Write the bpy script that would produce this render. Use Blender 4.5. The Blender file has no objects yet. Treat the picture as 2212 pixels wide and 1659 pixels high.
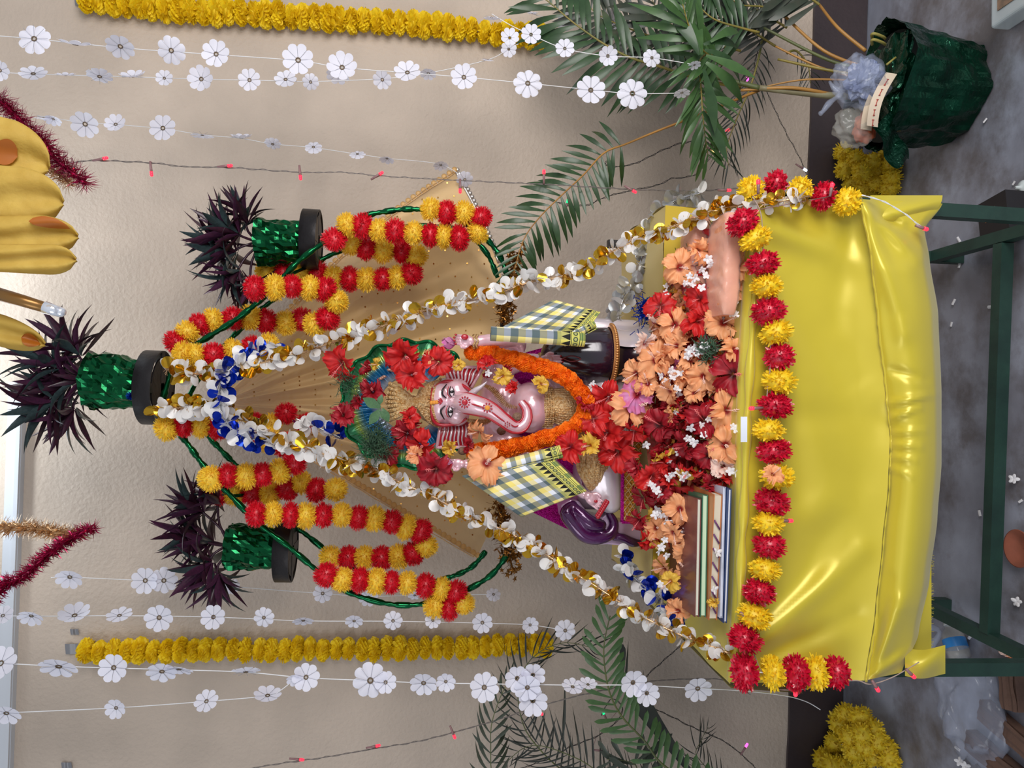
import bpy, bmesh, math, random
from mathutils import Vector, Matrix, noise
R = random.Random(7)
PI = math.pi
SC = bpy.context.scene
COL = SC.collection
# ------------------------------------------------------------------ camera
F = 1660.0; CX, CY = 1106.0, 829.5
EYE = Vector((0, 0, 1.52)); TH = math.radians(6.4); RHO = 0.036
fwd = Vector((0, math.cos(TH), -math.sin(TH)))
R0 = Vector((0, -math.sin(TH), -math.cos(TH))); U0 = Vector((1, 0, 0))
CR = R0*math.cos(RHO) + U0*math.sin(RHO)
CU = U0*math.cos(RHO) - R0*math.sin(RHO)
cam = bpy.data.cameras.new('camera'); camo = bpy.data.objects.new('camera', cam); COL.objects.link(camo)
cam.sensor_fit = 'HORIZONTAL'; cam.sensor_width = 36.0; cam.lens = 36.0*F/2212.0
cam.clip_start = 0.02; cam.clip_end = 60
m = Matrix((CR, CU, -fwd)).transposed().to_4x4(); m.translation = EYE
camo.matrix_world = m
SC.camera = camo
# ------------------------------------------------------------------ world, lights, exposure
w = bpy.data.worlds.new('world'); SC.world = w; w.use_nodes = True
w.node_tree.nodes['Background'].inputs[0].default_value = (0.86, 0.91, 1.0, 1)
w.node_tree.nodes['Background'].inputs[1].default_value = 0.47
def area(name, loc, target, sx, sy, power, col):
    l = bpy.data.lights.new(name, 'AREA'); l.shape = 'RECTANGLE'; l.size = sx; l.size_y = sy
    l.energy = power; l.color = col
    o = bpy.data.objects.new(name, l); COL.objects.link(o); o.location = loc
    o.rotation_euler = (Vector(target)-Vector(loc)).to_track_quat('-Z', 'Y').to_euler()
    return o
area('window_light_left', (-1.9, -0.5, 2.1), (-0.2, 2.2, 1.0), 1.2, 1.5, 17, (0.93, 0.96, 1.0))
area('window_light_right', (1.6, -0.3, 1.5), (0.6, 2.5, 1.3), 1.7, 1.2, 62, (1.0, 0.965, 0.94))
area('tube_light_glow', (0.02, 2.36, 3.02), (0.0, 2.55, 2.5), 1.1, 0.08, 4, (0.86, 0.94, 1.0))
SC.view_settings.view_transform = 'Standard'; SC.view_settings.look = 'None'
SC.view_settings.gamma = 1.0; SC.view_settings.use_curve_mapping = False
SC.view_settings.exposure = 0.0
SC.cycles.max_bounces = 6; SC.cycles.transparent_max_bounces = 10
# ------------------------------------------------------------------ pixel -> place
def ray(x, y): return (fwd + CR*((x-CX)/F) - CU*((y-CY)/F))
def P(x, y, Y):
    d = ray(x, y); return EYE + d*(Y/d.y)
def PZ(x, y, z):
    d = ray(x, y); return EYE + d*((z-EYE.z)/d.z)
def K(Y): return Y/1640.0          # metres per pixel at depth Y
# ------------------------------------------------------------------ materials
def lin(c):
    out = []
    for v in c[:3]:
        v = v/255.0; out.append(v/12.92 if v <= 0.04045 else ((v+0.055)/1.055)**2.4)
    return (out[0], out[1], out[2], 1.0)
MATS = {}
def mat(name, rgb, rough=0.6, metal=0.0, vary=0.0, vscale=8, rgb2=None, bump=0.0, bscale=60, trans=0.0, alpha=1.0, emit=0.0, sheen=0.0, coat=0.0, spec=0.5, transl=0.0):
    if name in MATS: return MATS[name]
    M = bpy.data.materials.new(name); M.use_nodes = True; nt = M.node_tree; N = nt.nodes; L = nt.links
    b = N['Principled BSDF']; b.inputs['Base Color'].default_value = lin(rgb)
    b.inputs['Roughness'].default_value = rough; b.inputs['Metallic'].default_value = metal
    b.inputs['Transmission Weight'].default_value = trans; b.inputs['Alpha'].default_value = alpha
    b.inputs['Specular IOR Level'].default_value = spec
    if sheen: b.inputs['Sheen Weight'].default_value = sheen
    if coat: b.inputs['Coat Weight'].default_value = coat; b.inputs['Coat Roughness'].default_value = 0.12
    if emit: b.inputs['Emission Color'].default_value = lin(rgb); b.inputs['Emission Strength'].default_value = emit
    tc = N.new('ShaderNodeTexCoord')
    if rgb2 or vary:
        n = N.new('ShaderNodeTexNoise'); n.inputs['Scale'].default_value = vscale; n.inputs['Detail'].default_value = 5
        L.new(tc.outputs['Object'], n.inputs['Vector'])
        r = N.new('ShaderNodeValToRGB'); r.color_ramp.elements[0].position = 0.32; r.color_ramp.elements[1].position = 0.68
        c1 = rgb; c2 = rgb2 if rgb2 else tuple(min(255, v*(1+vary)) for v in rgb)
        c0 = rgb if rgb2 else tuple(v*(1-vary) for v in rgb)
        r.color_ramp.elements[0].color = lin(c0); r.color_ramp.elements[1].color = lin(c2)
        L.new(n.outputs['Fac'], r.inputs['Fac']); L.new(r.outputs['Color'], b.inputs['Base Color'])
    if bump:
        n2 = N.new('ShaderNodeTexNoise'); n2.inputs['Scale'].default_value = bscale; n2.inputs['Detail'].default_value = 4
        L.new(tc.outputs['Object'], n2.inputs['Vector'])
        bp = N.new('ShaderNodeBump'); bp.inputs['Strength'].default_value = bump; bp.inputs['Distance'].default_value = 0.01
        L.new(n2.outputs['Fac'], bp.inputs['Height']); L.new(bp.outputs['Normal'], b.inputs['Normal'])
    if transl:
        t = N.new('ShaderNodeBsdfTranslucent'); t.inputs['Color'].default_value = lin(rgb)
        mx = N.new('ShaderNodeMixShader'); mx.inputs[0].default_value = transl
        L.new(b.outputs[0], mx.inputs[1]); L.new(t.outputs[0], mx.inputs[2]); L.new(mx.outputs[0], N['Material Output'].inputs[0])
    MATS[name] = M
    return M
# ------------------------------------------------------------------ mesh builder
class MB:
    def __init__(s): s.v = []; s.f = []; s.uv = None
    def add(s, vs, fs):
        o = len(s.v); s.v.extend(Vector(v) for v in vs); s.f.extend(tuple(i+o for i in f) for f in fs); return s
    def box(s, c, d, M=None):
        c = Vector(c); hx, hy, hz = d[0]/2, d[1]/2, d[2]/2
        vs = [Vector((x*hx, y*hy, z*hz)) for x in (-1, 1) for y in (-1, 1) for z in (-1, 1)]
        if M: vs = [M @ v for v in vs]
        return s.add([c+v for v in vs], [(0,1,3,2),(4,6,7,5),(0,4,5,1),(2,3,7,6),(0,2,6,4),(1,5,7,3)])
    def tube(s, pts, r, n=8, cap=True):
        pts = [Vector(p) for p in pts]; m = len(pts)
        rs = r if isinstance(r, (list, tuple)) else [r]*m
        vs = []; prev = None
        for i, p in enumerate(pts):
            t = (pts[min(i+1, m-1)]-pts[max(i-1, 0)])
            if t.length < 1e-9: t = Vector((0,0,1))
            t.normalize()
            if prev is None:
                a = Vector((0,1,0)) if abs(t.y) < 0.9 else Vector((1,0,0)); u = t.cross(a).normalized()
            else:
                u = (prev - t*prev.dot(t)); u = u.normalized() if u.length > 1e-6 else t.orthogonal().normalized()
            prev = u; w_ = t.cross(u)
            for k in range(n):
                a = 2*PI*k/n; vs.append(p + (u*math.cos(a)+w_*math.sin(a))*rs[i])
        fs = [(i*n+k, i*n+(k+1)%n, (i+1)*n+(k+1)%n, (i+1)*n+k) for i in range(m-1) for k in range(n)]
        if cap: fs += [tuple(range(n-1, -1, -1)), tuple((m-1)*n+k for k in range(n))]
        return s.add(vs, fs)
    def ell(s, c, r, nu=16, nv=10, M=None):
        c = Vector(c); r = (r, r, r) if not isinstance(r, (tuple, list)) else r
        vs = [Vector((0, 0, r[2]))]
        for j in range(1, nv):
            p = PI*j/nv
            for i in range(nu):
                a = 2*PI*i/nu; vs.append(Vector((r[0]*math.sin(p)*math.cos(a), r[1]*math.sin(p)*math.sin(a), r[2]*math.cos(p))))
        vs.append(Vector((0, 0, -r[2])))
        if M: vs = [M @ v for v in vs]
        fs = [(0, 1+i, 1+(i+1)%nu) for i in range(nu)]
        for j in range(nv-2):
            for i in range(nu): fs.append((1+j*nu+i, 1+(j+1)*nu+i, 1+(j+1)*nu+(i+1)%nu, 1+j*nu+(i+1)%nu))
        b = 1+(nv-2)*nu; e = len(vs)-1
        fs += [(e, b+(i+1)%nu, b+i) for i in range(nu)]
        return s.add([c+v for v in vs], fs)
    def lathe(s, prof, M=None, n=28, cap=False):
        vs = []
        for r, z in prof:
            for k in range(n):
                a = 2*PI*k/n; v = Vector((r*math.cos(a), r*math.sin(a), z)); vs.append(M @ v if M else v)
        m = len(prof)
        fs = [(i*n+k, i*n+(k+1)%n, (i+1)*n+(k+1)%n, (i+1)*n+k) for i in range(m-1) for k in range(n)]
        if cap: fs += [tuple(range(n-1, -1, -1)), tuple((m-1)*n+k for k in range(n))]
        return s.add(vs, fs)
    def grid(s, fn, nu, nv, uv=False):
        o = len(s.v)
        for j in range(nv+1):
            for i in range(nu+1): s.v.append(Vector(fn(i/nu, j/nv)))
        for j in range(nv):
            for i in range(nu):
                a = o+j*(nu+1)+i; s.f.append((a, a+1, a+nu+2, a+nu+1))
        if uv: s.uv = [(i/nu, j/nv) for j in range(nv+1) for i in range(nu+1)]
        return s
    def mesh(s, name, mt, smooth=True, origin=None):
        me = bpy.data.meshes.new(name); o = origin or Vector((0,0,0))
        me.from_pydata([tuple(v-o) for v in s.v], [], s.f)
        if smooth: me.polygons.foreach_set('use_smooth', [True]*len(me.polygons))
        if s.uv:
            l = me.uv_layers.new(name='UVMap')
            for lp in me.loops: l.data[lp.index].uv = s.uv[lp.vertex_index]
        for q in (mt if isinstance(mt, (list, tuple)) else [mt]): me.materials.append(q)
        me.update(); return me
WM = {}
def link(o, parent=None, M=None):
    COL.objects.link(o); M = M or Matrix.Identity(4)
    if parent is not None:
        o.parent = parent; o.matrix_parent_inverse = WM[parent].inverted()
    o.matrix_basis = M; WM[o] = M.copy(); return o
def props(o, label=None, cat=None, group=None, kind=None):
    if label: o['label'] = label
    if cat: o['category'] = cat
    if group: o['group'] = group
    if kind: o['kind'] = kind
    return o
def thing(name, label, cat, loc=(0,0,0), group=None):
    o = bpy.data.objects.new(name, None); o.empty_display_size = 0.05
    link(o, None, Matrix.Translation(Vector(loc))); return props(o, label, cat, group)
def build(name, mb, mt, parent=None, smooth=True, label=None, cat=None, group=None, kind=None, mods=None):
    xs = [v.x for v in mb.v]; ys = [v.y for v in mb.v]; zs = [v.z for v in mb.v]
    c = Vector(((min(xs)+max(xs))/2, (min(ys)+max(ys))/2, min(zs)))
    o = bpy.data.objects.new(name, mb.mesh(name, mt, smooth, c))
    link(o, parent, Matrix.Translation(c)); props(o, label, cat, group, kind)
    return o
def put(name, me, M, parent=None, **kw):
    o = bpy.data.objects.new(name, me); link(o, parent, M); return props(o, **kw)
def catmull(pts, per=8):
    pts = [Vector(p) for p in pts]; out = []
    n = len(pts)
    for i in range(n-1):
        p0 = pts[max(i-1, 0)]; p1 = pts[i]; p2 = pts[i+1]; p3 = pts[min(i+2, n-1)]
        for k in range(per):
            t = k/per; t2 = t*t; t3 = t2*t
            out.append(0.5*((2*p1)+(p2-p0)*t+(2*p0-5*p1+4*p2-p3)*t2+(3*p1-p0-3*p2+p3)*t3))
    out.append(pts[-1]); return out
def resample(pts, n):
    d = [0.0]
    for a, b in zip(pts, pts[1:]): d.append(d[-1]+(b-a).length)
    T = d[-1]; out = []; j = 0
    for i in range(n):
        t = T*i/max(n-1, 1)
        while j < len(d)-2 and d[j+1] < t: j += 1
        s = (t-d[j])/max(d[j+1]-d[j], 1e-9); out.append(pts[j].lerp(pts[j+1], min(max(s, 0), 1)))
    return out
def length(pts): return sum((b-a).length for a, b in zip(pts, pts[1:]))
def frame(p, x, z, sx=1, sy=None, sz=None):
    """matrix at p with local X along x and local Z near z"""
    x = Vector(x).normalized(); z = Vector(z); z = z-x*z.dot(x)
    z = z.normalized() if z.length > 1e-6 else x.orthogonal().normalized()
    y = z.cross(x); sy = sx if sy is None else sy; sz = sx if sz is None else sz
    M = Matrix((x*sx, y*sy, z*sz)).transposed().to_4x4(); M.translation = Vector(p); return M
def facing(p, n, s=1.0, spin=None, sx=None):
    """matrix at p with local Z along n, spun about it"""
    n = Vector(n).normalized(); a = n.orthogonal().normalized(); b = n.cross(a)
    t = R.uniform(0, 2*PI) if spin is None else spin
    x = a*math.cos(t)+b*math.sin(t); return frame(p, x, n, s)
def rv(a=1.0): return Vector((R.uniform(-a, a), R.uniform(-a, a), R.uniform(-a, a)))
def rdir():
    while True:
        v = rv()
        if 0.1 < v.length < 1: return v.normalized()
TOCAM = Vector((0, -1, 0.1)).normalized()
def pxpath(pts, Y, per=8):
    """pixels (x, y[, depth]) -> smooth path in the room"""
    return catmull([P(q[0], q[1], q[2] if len(q) > 2 else Y) for q in pts], per)
# ================================================================== THE SETTING
def wall_material():
    M = mat('wall_paint', (190, 174, 158), 0.62, vary=0.07, vscale=2.2, bump=0.38, bscale=75)
    nt = M.node_tree; N = nt.nodes; L = nt.links; b = N['Principled BSDF']
    tc = next(n for n in N if n.type == 'TEX_COORD'); r = next(n for n in N if n.type == 'VALTORGB')
    n = N.new('ShaderNodeTexNoise'); n.inputs['Scale'].default_value = 26; n.inputs['Detail'].default_value = 8; n.inputs['Roughness'].default_value = 0.7
    mp = N.new('ShaderNodeMapping'); mp.inputs['Scale'].default_value = (1, 1, 0.45)
    L.new(tc.outputs['Object'], mp.inputs[0]); L.new(mp.outputs[0], n.inputs['Vector'])
    rr = N.new('ShaderNodeValToRGB'); rr.color_ramp.elements[0].position = 0.66; rr.color_ramp.elements[1].position = 0.78
    rr.color_ramp.elements[0].color = (0,0,0,1); rr.color_ramp.elements[1].color = (0.7,0.7,0.7,1)
    L.new(n.outputs['Fac'], rr.inputs['Fac'])
    mx = N.new('ShaderNodeMixRGB'); mx.inputs[2].default_value = lin((140, 124, 110))
    L.new(rr.outputs['Color'], mx.inputs[0]); L.new(r.outputs['Color'], mx.inputs[1]); L.new(mx.outputs[0], b.inputs['Base Color'])
    return M
WALL = wall_material()
YW = 2.6
mb = MB(); mb.grid(lambda u, v: (-3+6*u, YW, 0.0+3.3*v), 4, 4); build('wall_back', mb, WALL, kind='structure', smooth=False)
def floor_material():
    M = mat('cement_floor', (118, 118, 128), 0.32, rgb2=(156, 161, 176), vscale=4.5, bump=0.15, bscale=30, spec=0.5)
    nt = M.node_tree; N = nt.nodes; L = nt.links; b = N['Principled BSDF']
    tc = next(n for n in N if n.type == 'TEX_COORD'); r = next(n for n in N if n.type == 'VALTORGB')
    n = N.new('ShaderNodeTexNoise'); n.inputs['Scale'].default_value = 3.2; n.inputs['Detail'].default_value = 9; n.inputs['Roughness'].default_value = 0.65
    L.new(tc.outputs['Object'], n.inputs['Vector'])
    rr = N.new('ShaderNodeValToRGB'); rr.color_ramp.elements[0].position = 0.46; rr.color_ramp.elements[1].position = 0.6
    rr.color_ramp.elements[0].color = (0,0,0,1); rr.color_ramp.elements[1].color = (0.75,0.75,0.75,1)
    L.new(n.outputs['Fac'], rr.inputs['Fac'])
    mx = N.new('ShaderNodeMixRGB'); mx.inputs[2].default_value = lin((86, 78, 76))
    L.new(rr.outputs['Color'], mx.inputs[0]); L.new(r.outputs['Color'], mx.inputs[1]); L.new(mx.outputs[0], b.inputs['Base Color'])
    return M
mb = MB(); mb.grid(lambda u, v: (-3+6*u, -1.5+4.1*v, 0), 4, 4); build('floor', mb, floor_material(), kind='structure', smooth=False)
mb = MB()
def skirt(u, v):
    return (-3+6*u, YW-0.012, 0.002+0.198*v+0.0012*math.sin(u*140))
mb.grid(skirt, 80, 1)
mb.grid(lambda u, v: (-3+6*u, YW-0.012+0.012*v, 0.2+0.0012*math.sin(u*140)), 80, 1)
build('baseboard_back', mb, mat('skirting_paint', (66, 55, 57), 0.45, rgb2=(56, 47, 50), vscale=5, bump=0.1), kind='structure')
mb = MB(); mb.box((-1.55, YW-0.012, 2.80), (3.0, 0.024, 0.045)); mb.box((-1.55, YW-0.017, 2.785), (3.0, 0.034, 0.012))
build('trim_1', mb, mat('trim_paint', (196, 200, 206), 0.4), kind='structure', smooth=False)

# tube light fitting on the wall just over the frame: the lamp that brightens the wall top
t = thing('tube_light', 'long white tube light fitting high on the wall above the arch', 'lamp', (0.0, 2.54, 2.97))
mb = MB(); mb.box((0.02, 2.565, 2.97), (1.3, 0.05, 0.06)); build('fitting', mb, mat('fitting_white', (225, 228, 230), 0.4), t, smooth=False)
mb = MB(); mb.tube([(-0.58, 2.50, 2.97), (0.62, 2.50, 2.97)], 0.014, 12); build('tube', mb, mat('tube_glow', (225, 240, 255), 0.4, emit=6.0), t)

# ================================================================== TABLE
GREEN = mat('table_green_paint', (36, 66, 56), 0.42, rgb2=(28, 52, 46), vscale=14, bump=0.1)
t = thing('metal_table', 'green painted metal table frame under the yellow satin cloth', 'table', (-0.13, 1.85, 0))
def bar(name, a, b, wd, dp, par=t, mt=GREEN):
    a = Vector(a); b = Vector(b); d = (b-a); M = frame(a, d, (0, 0, 1) if abs(d.normalized().z) < 0.9 else (0, 1, 0)).to_3x3()
    mb = MB(); mb.box((a+b)/2, (d.length, wd, dp), M.to_4x4()); return build(name, mb, mt, par, smooth=False)
XL, XR = -0.600, 0.420
for X in (XL, XR):
    bar('leg', (X, 1.60, 0), (X, 1.60, 0.827), 0.03, 0.03); bar('leg', (X-0.012*(1 if X > 0 else -1), 2.06, 0), (X-0.012*(1 if X > 0 else -1), 2.12, 0.827), 0.03, 0.03)
    bar('side_rail', (X, 1.615, 0.085), (X-0.012*(1 if X > 0 else -1), 2.06, 0.085), 0.03, 0.03)
bar('cross_rail', (XL+0.016, 1.79, 0.085), (XR-0.022, 1.79, 0.085), 0.03, 0.034)
mb = MB(); mb.box((-0.10, 1.89, 0.838), (1.02, 0.62, 0.022)); build('table_top', mb, GREEN, t, smooth=False)

# ------------------------------------------------------------------ satin cloth
SAT = mat('yellow_satin', (214, 196, 56), 0.34, metal=0.16, sheen=0.25, rgb2=(204, 186, 50), vscale=4, spec=0.6)
for n_ in SAT.node_tree.nodes:
    if n_.type == 'BSDF_PRINCIPLED': n_.inputs['Anisotropic'].default_value = 0.3
cl = thing('tablecloth', 'shiny yellow satin cloth covering the table and hanging down its front', 'tablecloth', (-0.13, 1.56, 0.4))
def interp(pl, y):
    pl = sorted(pl, key=lambda q: q[1])
    if y <= pl[0][1]: return pl[0][0]
    for a, b in zip(pl, pl[1:]):
        if y <= b[1]:
            s = (y-a[1])/(b[1]-a[1]); s2 = s*s*(3-2*s)*0.5+s*0.5
            return a[0]+(b[0]-a[0])*s2
    return pl[-1][0]
TOPL = [(1622, 428), (1626, 560), (1620, 700), (1612, 950), (1604, 1200), (1592, 1478)]
SEAM = [(1856, 430), (1880, 560), (1895, 700), (1912, 850), (1922, 950), (1918, 1050), (1905, 1180), (1890, 1320), (1868, 1470)]
BOT = [(2036, 440), (1997, 496), (2008, 560), (2027, 680), (2034, 850), (2034, 1000), (2025, 1120), (2008, 1250), (1984, 1370), (1948, 1452)]
def seg(px, py, x0, y0, x1, y1):
    dx, dy = x1-x0, y1-y0; L2 = dx*dx+dy*dy; tt = max(0, min(1, ((px-x0)*dx+(py-y0)*dy)/L2))
    return math.hypot(px-x0-dx*tt, py-y0-dy*tt), tt
FOLDS = [(1600, 1420, 1860, 1190, 26, 0.016), (1600, 1440, 1850, 1330, 20, -0.008), (1640, 1380, 1860, 1050, 40, -0.010), (1640, 480, 1830, 560, 30, 0.014),
         (1640, 520, 1900, 900, 55, -0.012), (1700, 600, 1880, 860, 40, 0.010), (1660, 700, 1840, 1150, 60, 0.008), (1690, 1130, 1880, 1060, 40, 0.007),
         (1650, 900, 1900, 900, 30, -0.004), (1860, 440, 1800, 700, 30, -0.006), (1700, 800, 1760, 1400, 40, -0.006)]
def fold(x, y, F_):
    s = 0
    for x0, y0, x1, y1, wd, am in F_:
        d, tt = seg(x, y, x0, y0, x1, y1); s += 1.35*am*math.exp(-(d/wd)**2)*(0.35+0.65*math.sin(PI*min(1, tt+0.15)))
    return s
def upper(u, v):
    y0 = 430+(1476-430)*u; xa = interp(TOPL, y0); xb = interp(SEAM, 430+(1470-430)*u)
    x = xa+(xb-xa)*v; y = y0+(-6*v*u)
    Y = 1.545+0.018*math.sin(PI*v)*(1-0.5*u) - fold(x, y, FOLDS) - 0.016*v**6
    return P(x, y, Y)
mb = MB(); mb.grid(upper, 130, 46); build('front_drape', mb, SAT, cl)
LF = [(1866, 445, 1985, 560, 14, 0.012), (1866, 440, 1950, 720, 22, 0.014), (1866, 440, 1920, 900, 20, 0.012), (1900, 470, 1960, 490, 10, -0.012),
      (1920, 872, 2030, 850, 7, 0.008), (1922, 905, 1990, 880, 6, 0.008), (1924, 935, 2000, 930, 6, 0.006), (1924, 960, 1990, 965, 6, 0.007), (1922, 985, 1980, 995, 6, 0.006),
      (1922, 1010, 1970, 1030, 6, 0.005), (1880, 1465, 1945, 1300, 18, 0.014), (1880, 1465, 1975, 1400, 12, 0.012), (1880, 1465, 1920, 1250, 14, -0.008), (1925, 800, 2000, 820, 10, -0.006)]
def lower(u, v):
    yy = 430+(1470-430)*u; xa = interp(SEAM, yy); yb = 440+(1452-440)*u; xb = interp(BOT, yb)
    x = xa+(xb-xa)*min(1, v*1.04); y = yy+(yb-yy)*v
    ends = min(1, min(u, 1-u)*7)
    Y = 1.538-0.052*ends*math.sin(PI*min(1, v*0.93))**0.8 + 0.05*max(0, v-0.86)/0.14*ends - fold(x, y, LF)
    if v > 0.985: Y += 0.03
    return P(x, y, Y)
mb = MB(); mb.grid(lower, 150, 34); build('lower_drape', mb, SAT, cl)
mb = MB(); sp = []
for i in range(140):
    u = i/139; q = lower(u, 0.0); sp.append(q+Vector((0, -0.006, 0.0008*math.sin(i*1.1)+0.0004*math.sin(i*2.3))))
mb.tube(sp, 0.0032, 6); build('seam', mb, SAT, cl)
def hem(u, v):
    y = 1180+245*u; return P(1890+(2012-1890)*v, y, 1.575+0.006*math.sin(u*9)-0.004*math.sin(v*3))
mb = MB(); mb.grid(hem, 40, 20)
for i in range(60):
    q = hem(R.random(), 1.0); mb.tube([q, q+Vector((R.uniform(-.002, .002), R.uniform(-.002, .002), -R.uniform(.002, .007)))], 0.0004, 3, cap=False)
build('under_hem', mb, SAT, cl)
# tails of cloth at both lower corners
mb = MB()
def tail(u, v):
    a = 1.5*math.sin(u*PI); x = 1955+(2042-1955)*v; y = 1398+62*u+6*math.sin(v*4)
    return P(x, y, 1.535-0.012*a+0.006*math.sin(v*6+u*3))
mb.grid(tail, 14, 14); build('tail', mb, SAT, cl)
mb = MB()
def tail2(u, v):
    y = 422+70*u*(1-0.2*v); x = 1880+(2036-1880)*v-40*v*u*u
    return P(x, y, 1.55-0.02*math.sin(u*PI)+0.01*math.sin(v*5+u*4))
mb.grid(tail2, 14, 20); build('tail', mb, SAT, cl)
mb = MB()
def topsheet(u, v):
    X = -0.617+1.030*u; Y = 1.560+0.69*v
    ext = 0
    z = 0.858+0.003*math.sin(X*9+Y*5)+0.002*math.sin(Y*31)
    return (X, Y, z)
mb.grid(topsheet, 40, 24)
def rim(u, v):
    a = upper(1-u, 0.0); b = Vector(topsheet(u, 0.03)); q = a.lerp(b, v); q.z += 0.006*math.sin(PI*v); return q
mb.grid(rim, 60, 6); build('top_sheet', mb, SAT, cl)
mb = MB(); pts = [P(x, y, 1.542)+Vector((0, 0, 0.0)) for x, y in ((1628, 500), (1632, 620), (1626, 700), (1618, 830), (1612, 950), (1607, 1100), (1602, 1200), (1598, 1330), (1592, 1440))]
mb.tube(catmull(pts, 8), [0.006+0.005*math.sin(i*0.35)**2 for i in range(65)], 10); build('front_fold', mb, SAT, cl)
for X, sgn in ((-0.622, -1), (0.415, 1)):
    mb = MB()
    def side(u, v):
        return (X+sgn*(0.004+0.012*v+0.006*math.sin(u*17)*v), 1.56+0.66*u, 0.856-0.16*v-0.012*math.sin(u*9)*v)
    mb.grid(side, 40, 12); build('side_drape', mb, SAT, cl)

# platform on the table, wrapped in the same cloth
pf = thing('seat_platform', 'low box wrapped in yellow cloth standing on the table under the statue', 'platform', (-0.01, 2.0, 0.8))
mb = MB(); X0, X1, Y0, Y1, ZB, ZT = -0.50, 0.445, 1.81, 2.22, 0.866, 0.960
mb.grid(lambda u, v: (X0+(X1-X0)*u, Y0-0.004+0.01*math.sin(u*21)*(1-v), ZB+(ZT-ZB)*v), 60, 6)
mb.grid(lambda u, v: (X0+(X1-X0)*u, Y0-0.004+(Y1-Y0)*v, ZT+0.002*math.sin(u*23+v*4)), 60, 8)
mb.grid(lambda u, v: (X0+0.006*math.sin(u*11), Y0+(Y1-Y0)*u, ZB+(ZT-ZB)*v), 12, 4)
mb.grid(lambda u, v: (X1+0.006*math.sin(u*11), Y0+(Y1-Y0)*u, ZB+(ZT-ZB)*v), 12, 4)
build('cloth_wrap', mb, mat('ochre_cloth', (196, 168, 44), 0.5, sheen=0.3), pf)
for X in (X1-0.02,):
    mb = MB(); mb.box((X, Y1+0.012, 0.90), (0.022, 0.022, 0.20)); build('back_post', mb, mat('black_iron', (38, 35, 36), 0.45, metal=0.5, bump=0.2, bscale=40), pf, smooth=False)
IRON = MATS['black_iron']

# ================================================================== THE STATUE
PEARL = mat('pearl_pink_paint', (226, 172, 184), 0.22, metal=0.25, coat=0.6, rgb2=(240, 208, 216), vscale=14)
PEARLW = mat('pearl_white_paint', (226, 214, 220), 0.25, metal=0.3, coat=0.5)
REDP = mat('red_paint', (176, 22, 40), 0.35, coat=0.4)
GOLD = mat('gold_glitter', (206, 152, 82), 0.32, metal=0.5, rgb2=(246, 218, 166), vscale=160, bump=0.8, bscale=260)
BLACKG = mat('black_gloss', (30, 22, 28), 0.14, metal=0.1, coat=1.0, rgb2=(44, 24, 44), vscale=9, bump=0.1, bscale=25)
PURP = mat('purple_gloss', (52, 14, 52), 0.15, metal=0.35, coat=1.0, rgb2=(88, 26, 92), vscale=14, bump=0.15, bscale=18)
MAG = mat('magenta_glitter', (176, 6, 120), 0.3, metal=0.6, rgb2=(220, 24, 170), vscale=200, bump=1.0, bscale=240)
st = thing('deity_statue', 'seated pink pearl-painted elephant-headed deity statue under flowers and a marigold garland', 'statue', (-0.03, 2.02, 0.965))
YB = 1.97
def E(mb, x, y, Y, rx, ry, rd, rot=None):
    k = K(Y); mb.ell(P(x, y, Y), (ry*k, rd, rx*k), 24, 16, rot)
def T(mb, pts, rr, n=14, per=5):
    p = catmull([P(*q) for q in pts], per); m_ = len(pts); rad = []
    for i in range(len(p)):
        s = i/per; j = min(int(s), m_-2); tt = s-j; rad.append((rr[j]*(1-tt)+rr[j+1]*tt)*K(pts[j][2]))
    mb.tube(p, rad, n); mb.ell(p[0], rad[0]*0.98, 12, 8); mb.ell(p[-1], rad[-1]*0.98, 12, 8); return p
def remesh(o, vox=0.0045, sm=6):
    r = o.modifiers.new('remesh', 'REMESH'); r.mode = 'VOXEL'; r.voxel_size = vox; r.use_smooth_shade = True
    s = o.modifiers.new('smooth', 'SMOOTH'); s.factor = 0.5; s.iterations = sm
TRUNK = [(978, 869, 1.912), (990, 869, 1.885), (1008, 871, 1.855), (1035, 878, 1.840), (1060, 887, 1.836), (1086, 906, 1.836), (1109, 922, 1.842), (1127, 921, 1.842), (1138, 904, 1.846), (1137, 884, 1.850), (1126, 868, 1.852)]
TRR = [14, 19, 23, 20.5, 17, 14, 12.5, 11.5, 10, 8.5, 7]
mb = MB()
E(mb, 968, 868, 1.95, 44, 53, 0.055); E(mb, 986, 842, 1.925, 28, 25, 0.040); E(mb, 986, 896, 1.925, 28, 25, 0.040)
E(mb, 950, 868, 1.935, 26, 49, 0.05); E(mb, 1000, 868, 1.92, 24, 34, 0.045)
T(mb, TRUNK, TRR)
E(mb, 1146, 880, 1.93, 46, 56, 0.075); E(mb, 1085, 872, 1.965, 50, 66, 0.055); E(mb, 1060, 872, 1.98, 26, 92, 0.045)
E(mb, 1190, 880, 1.97, 40, 70, 0.07)
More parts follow.
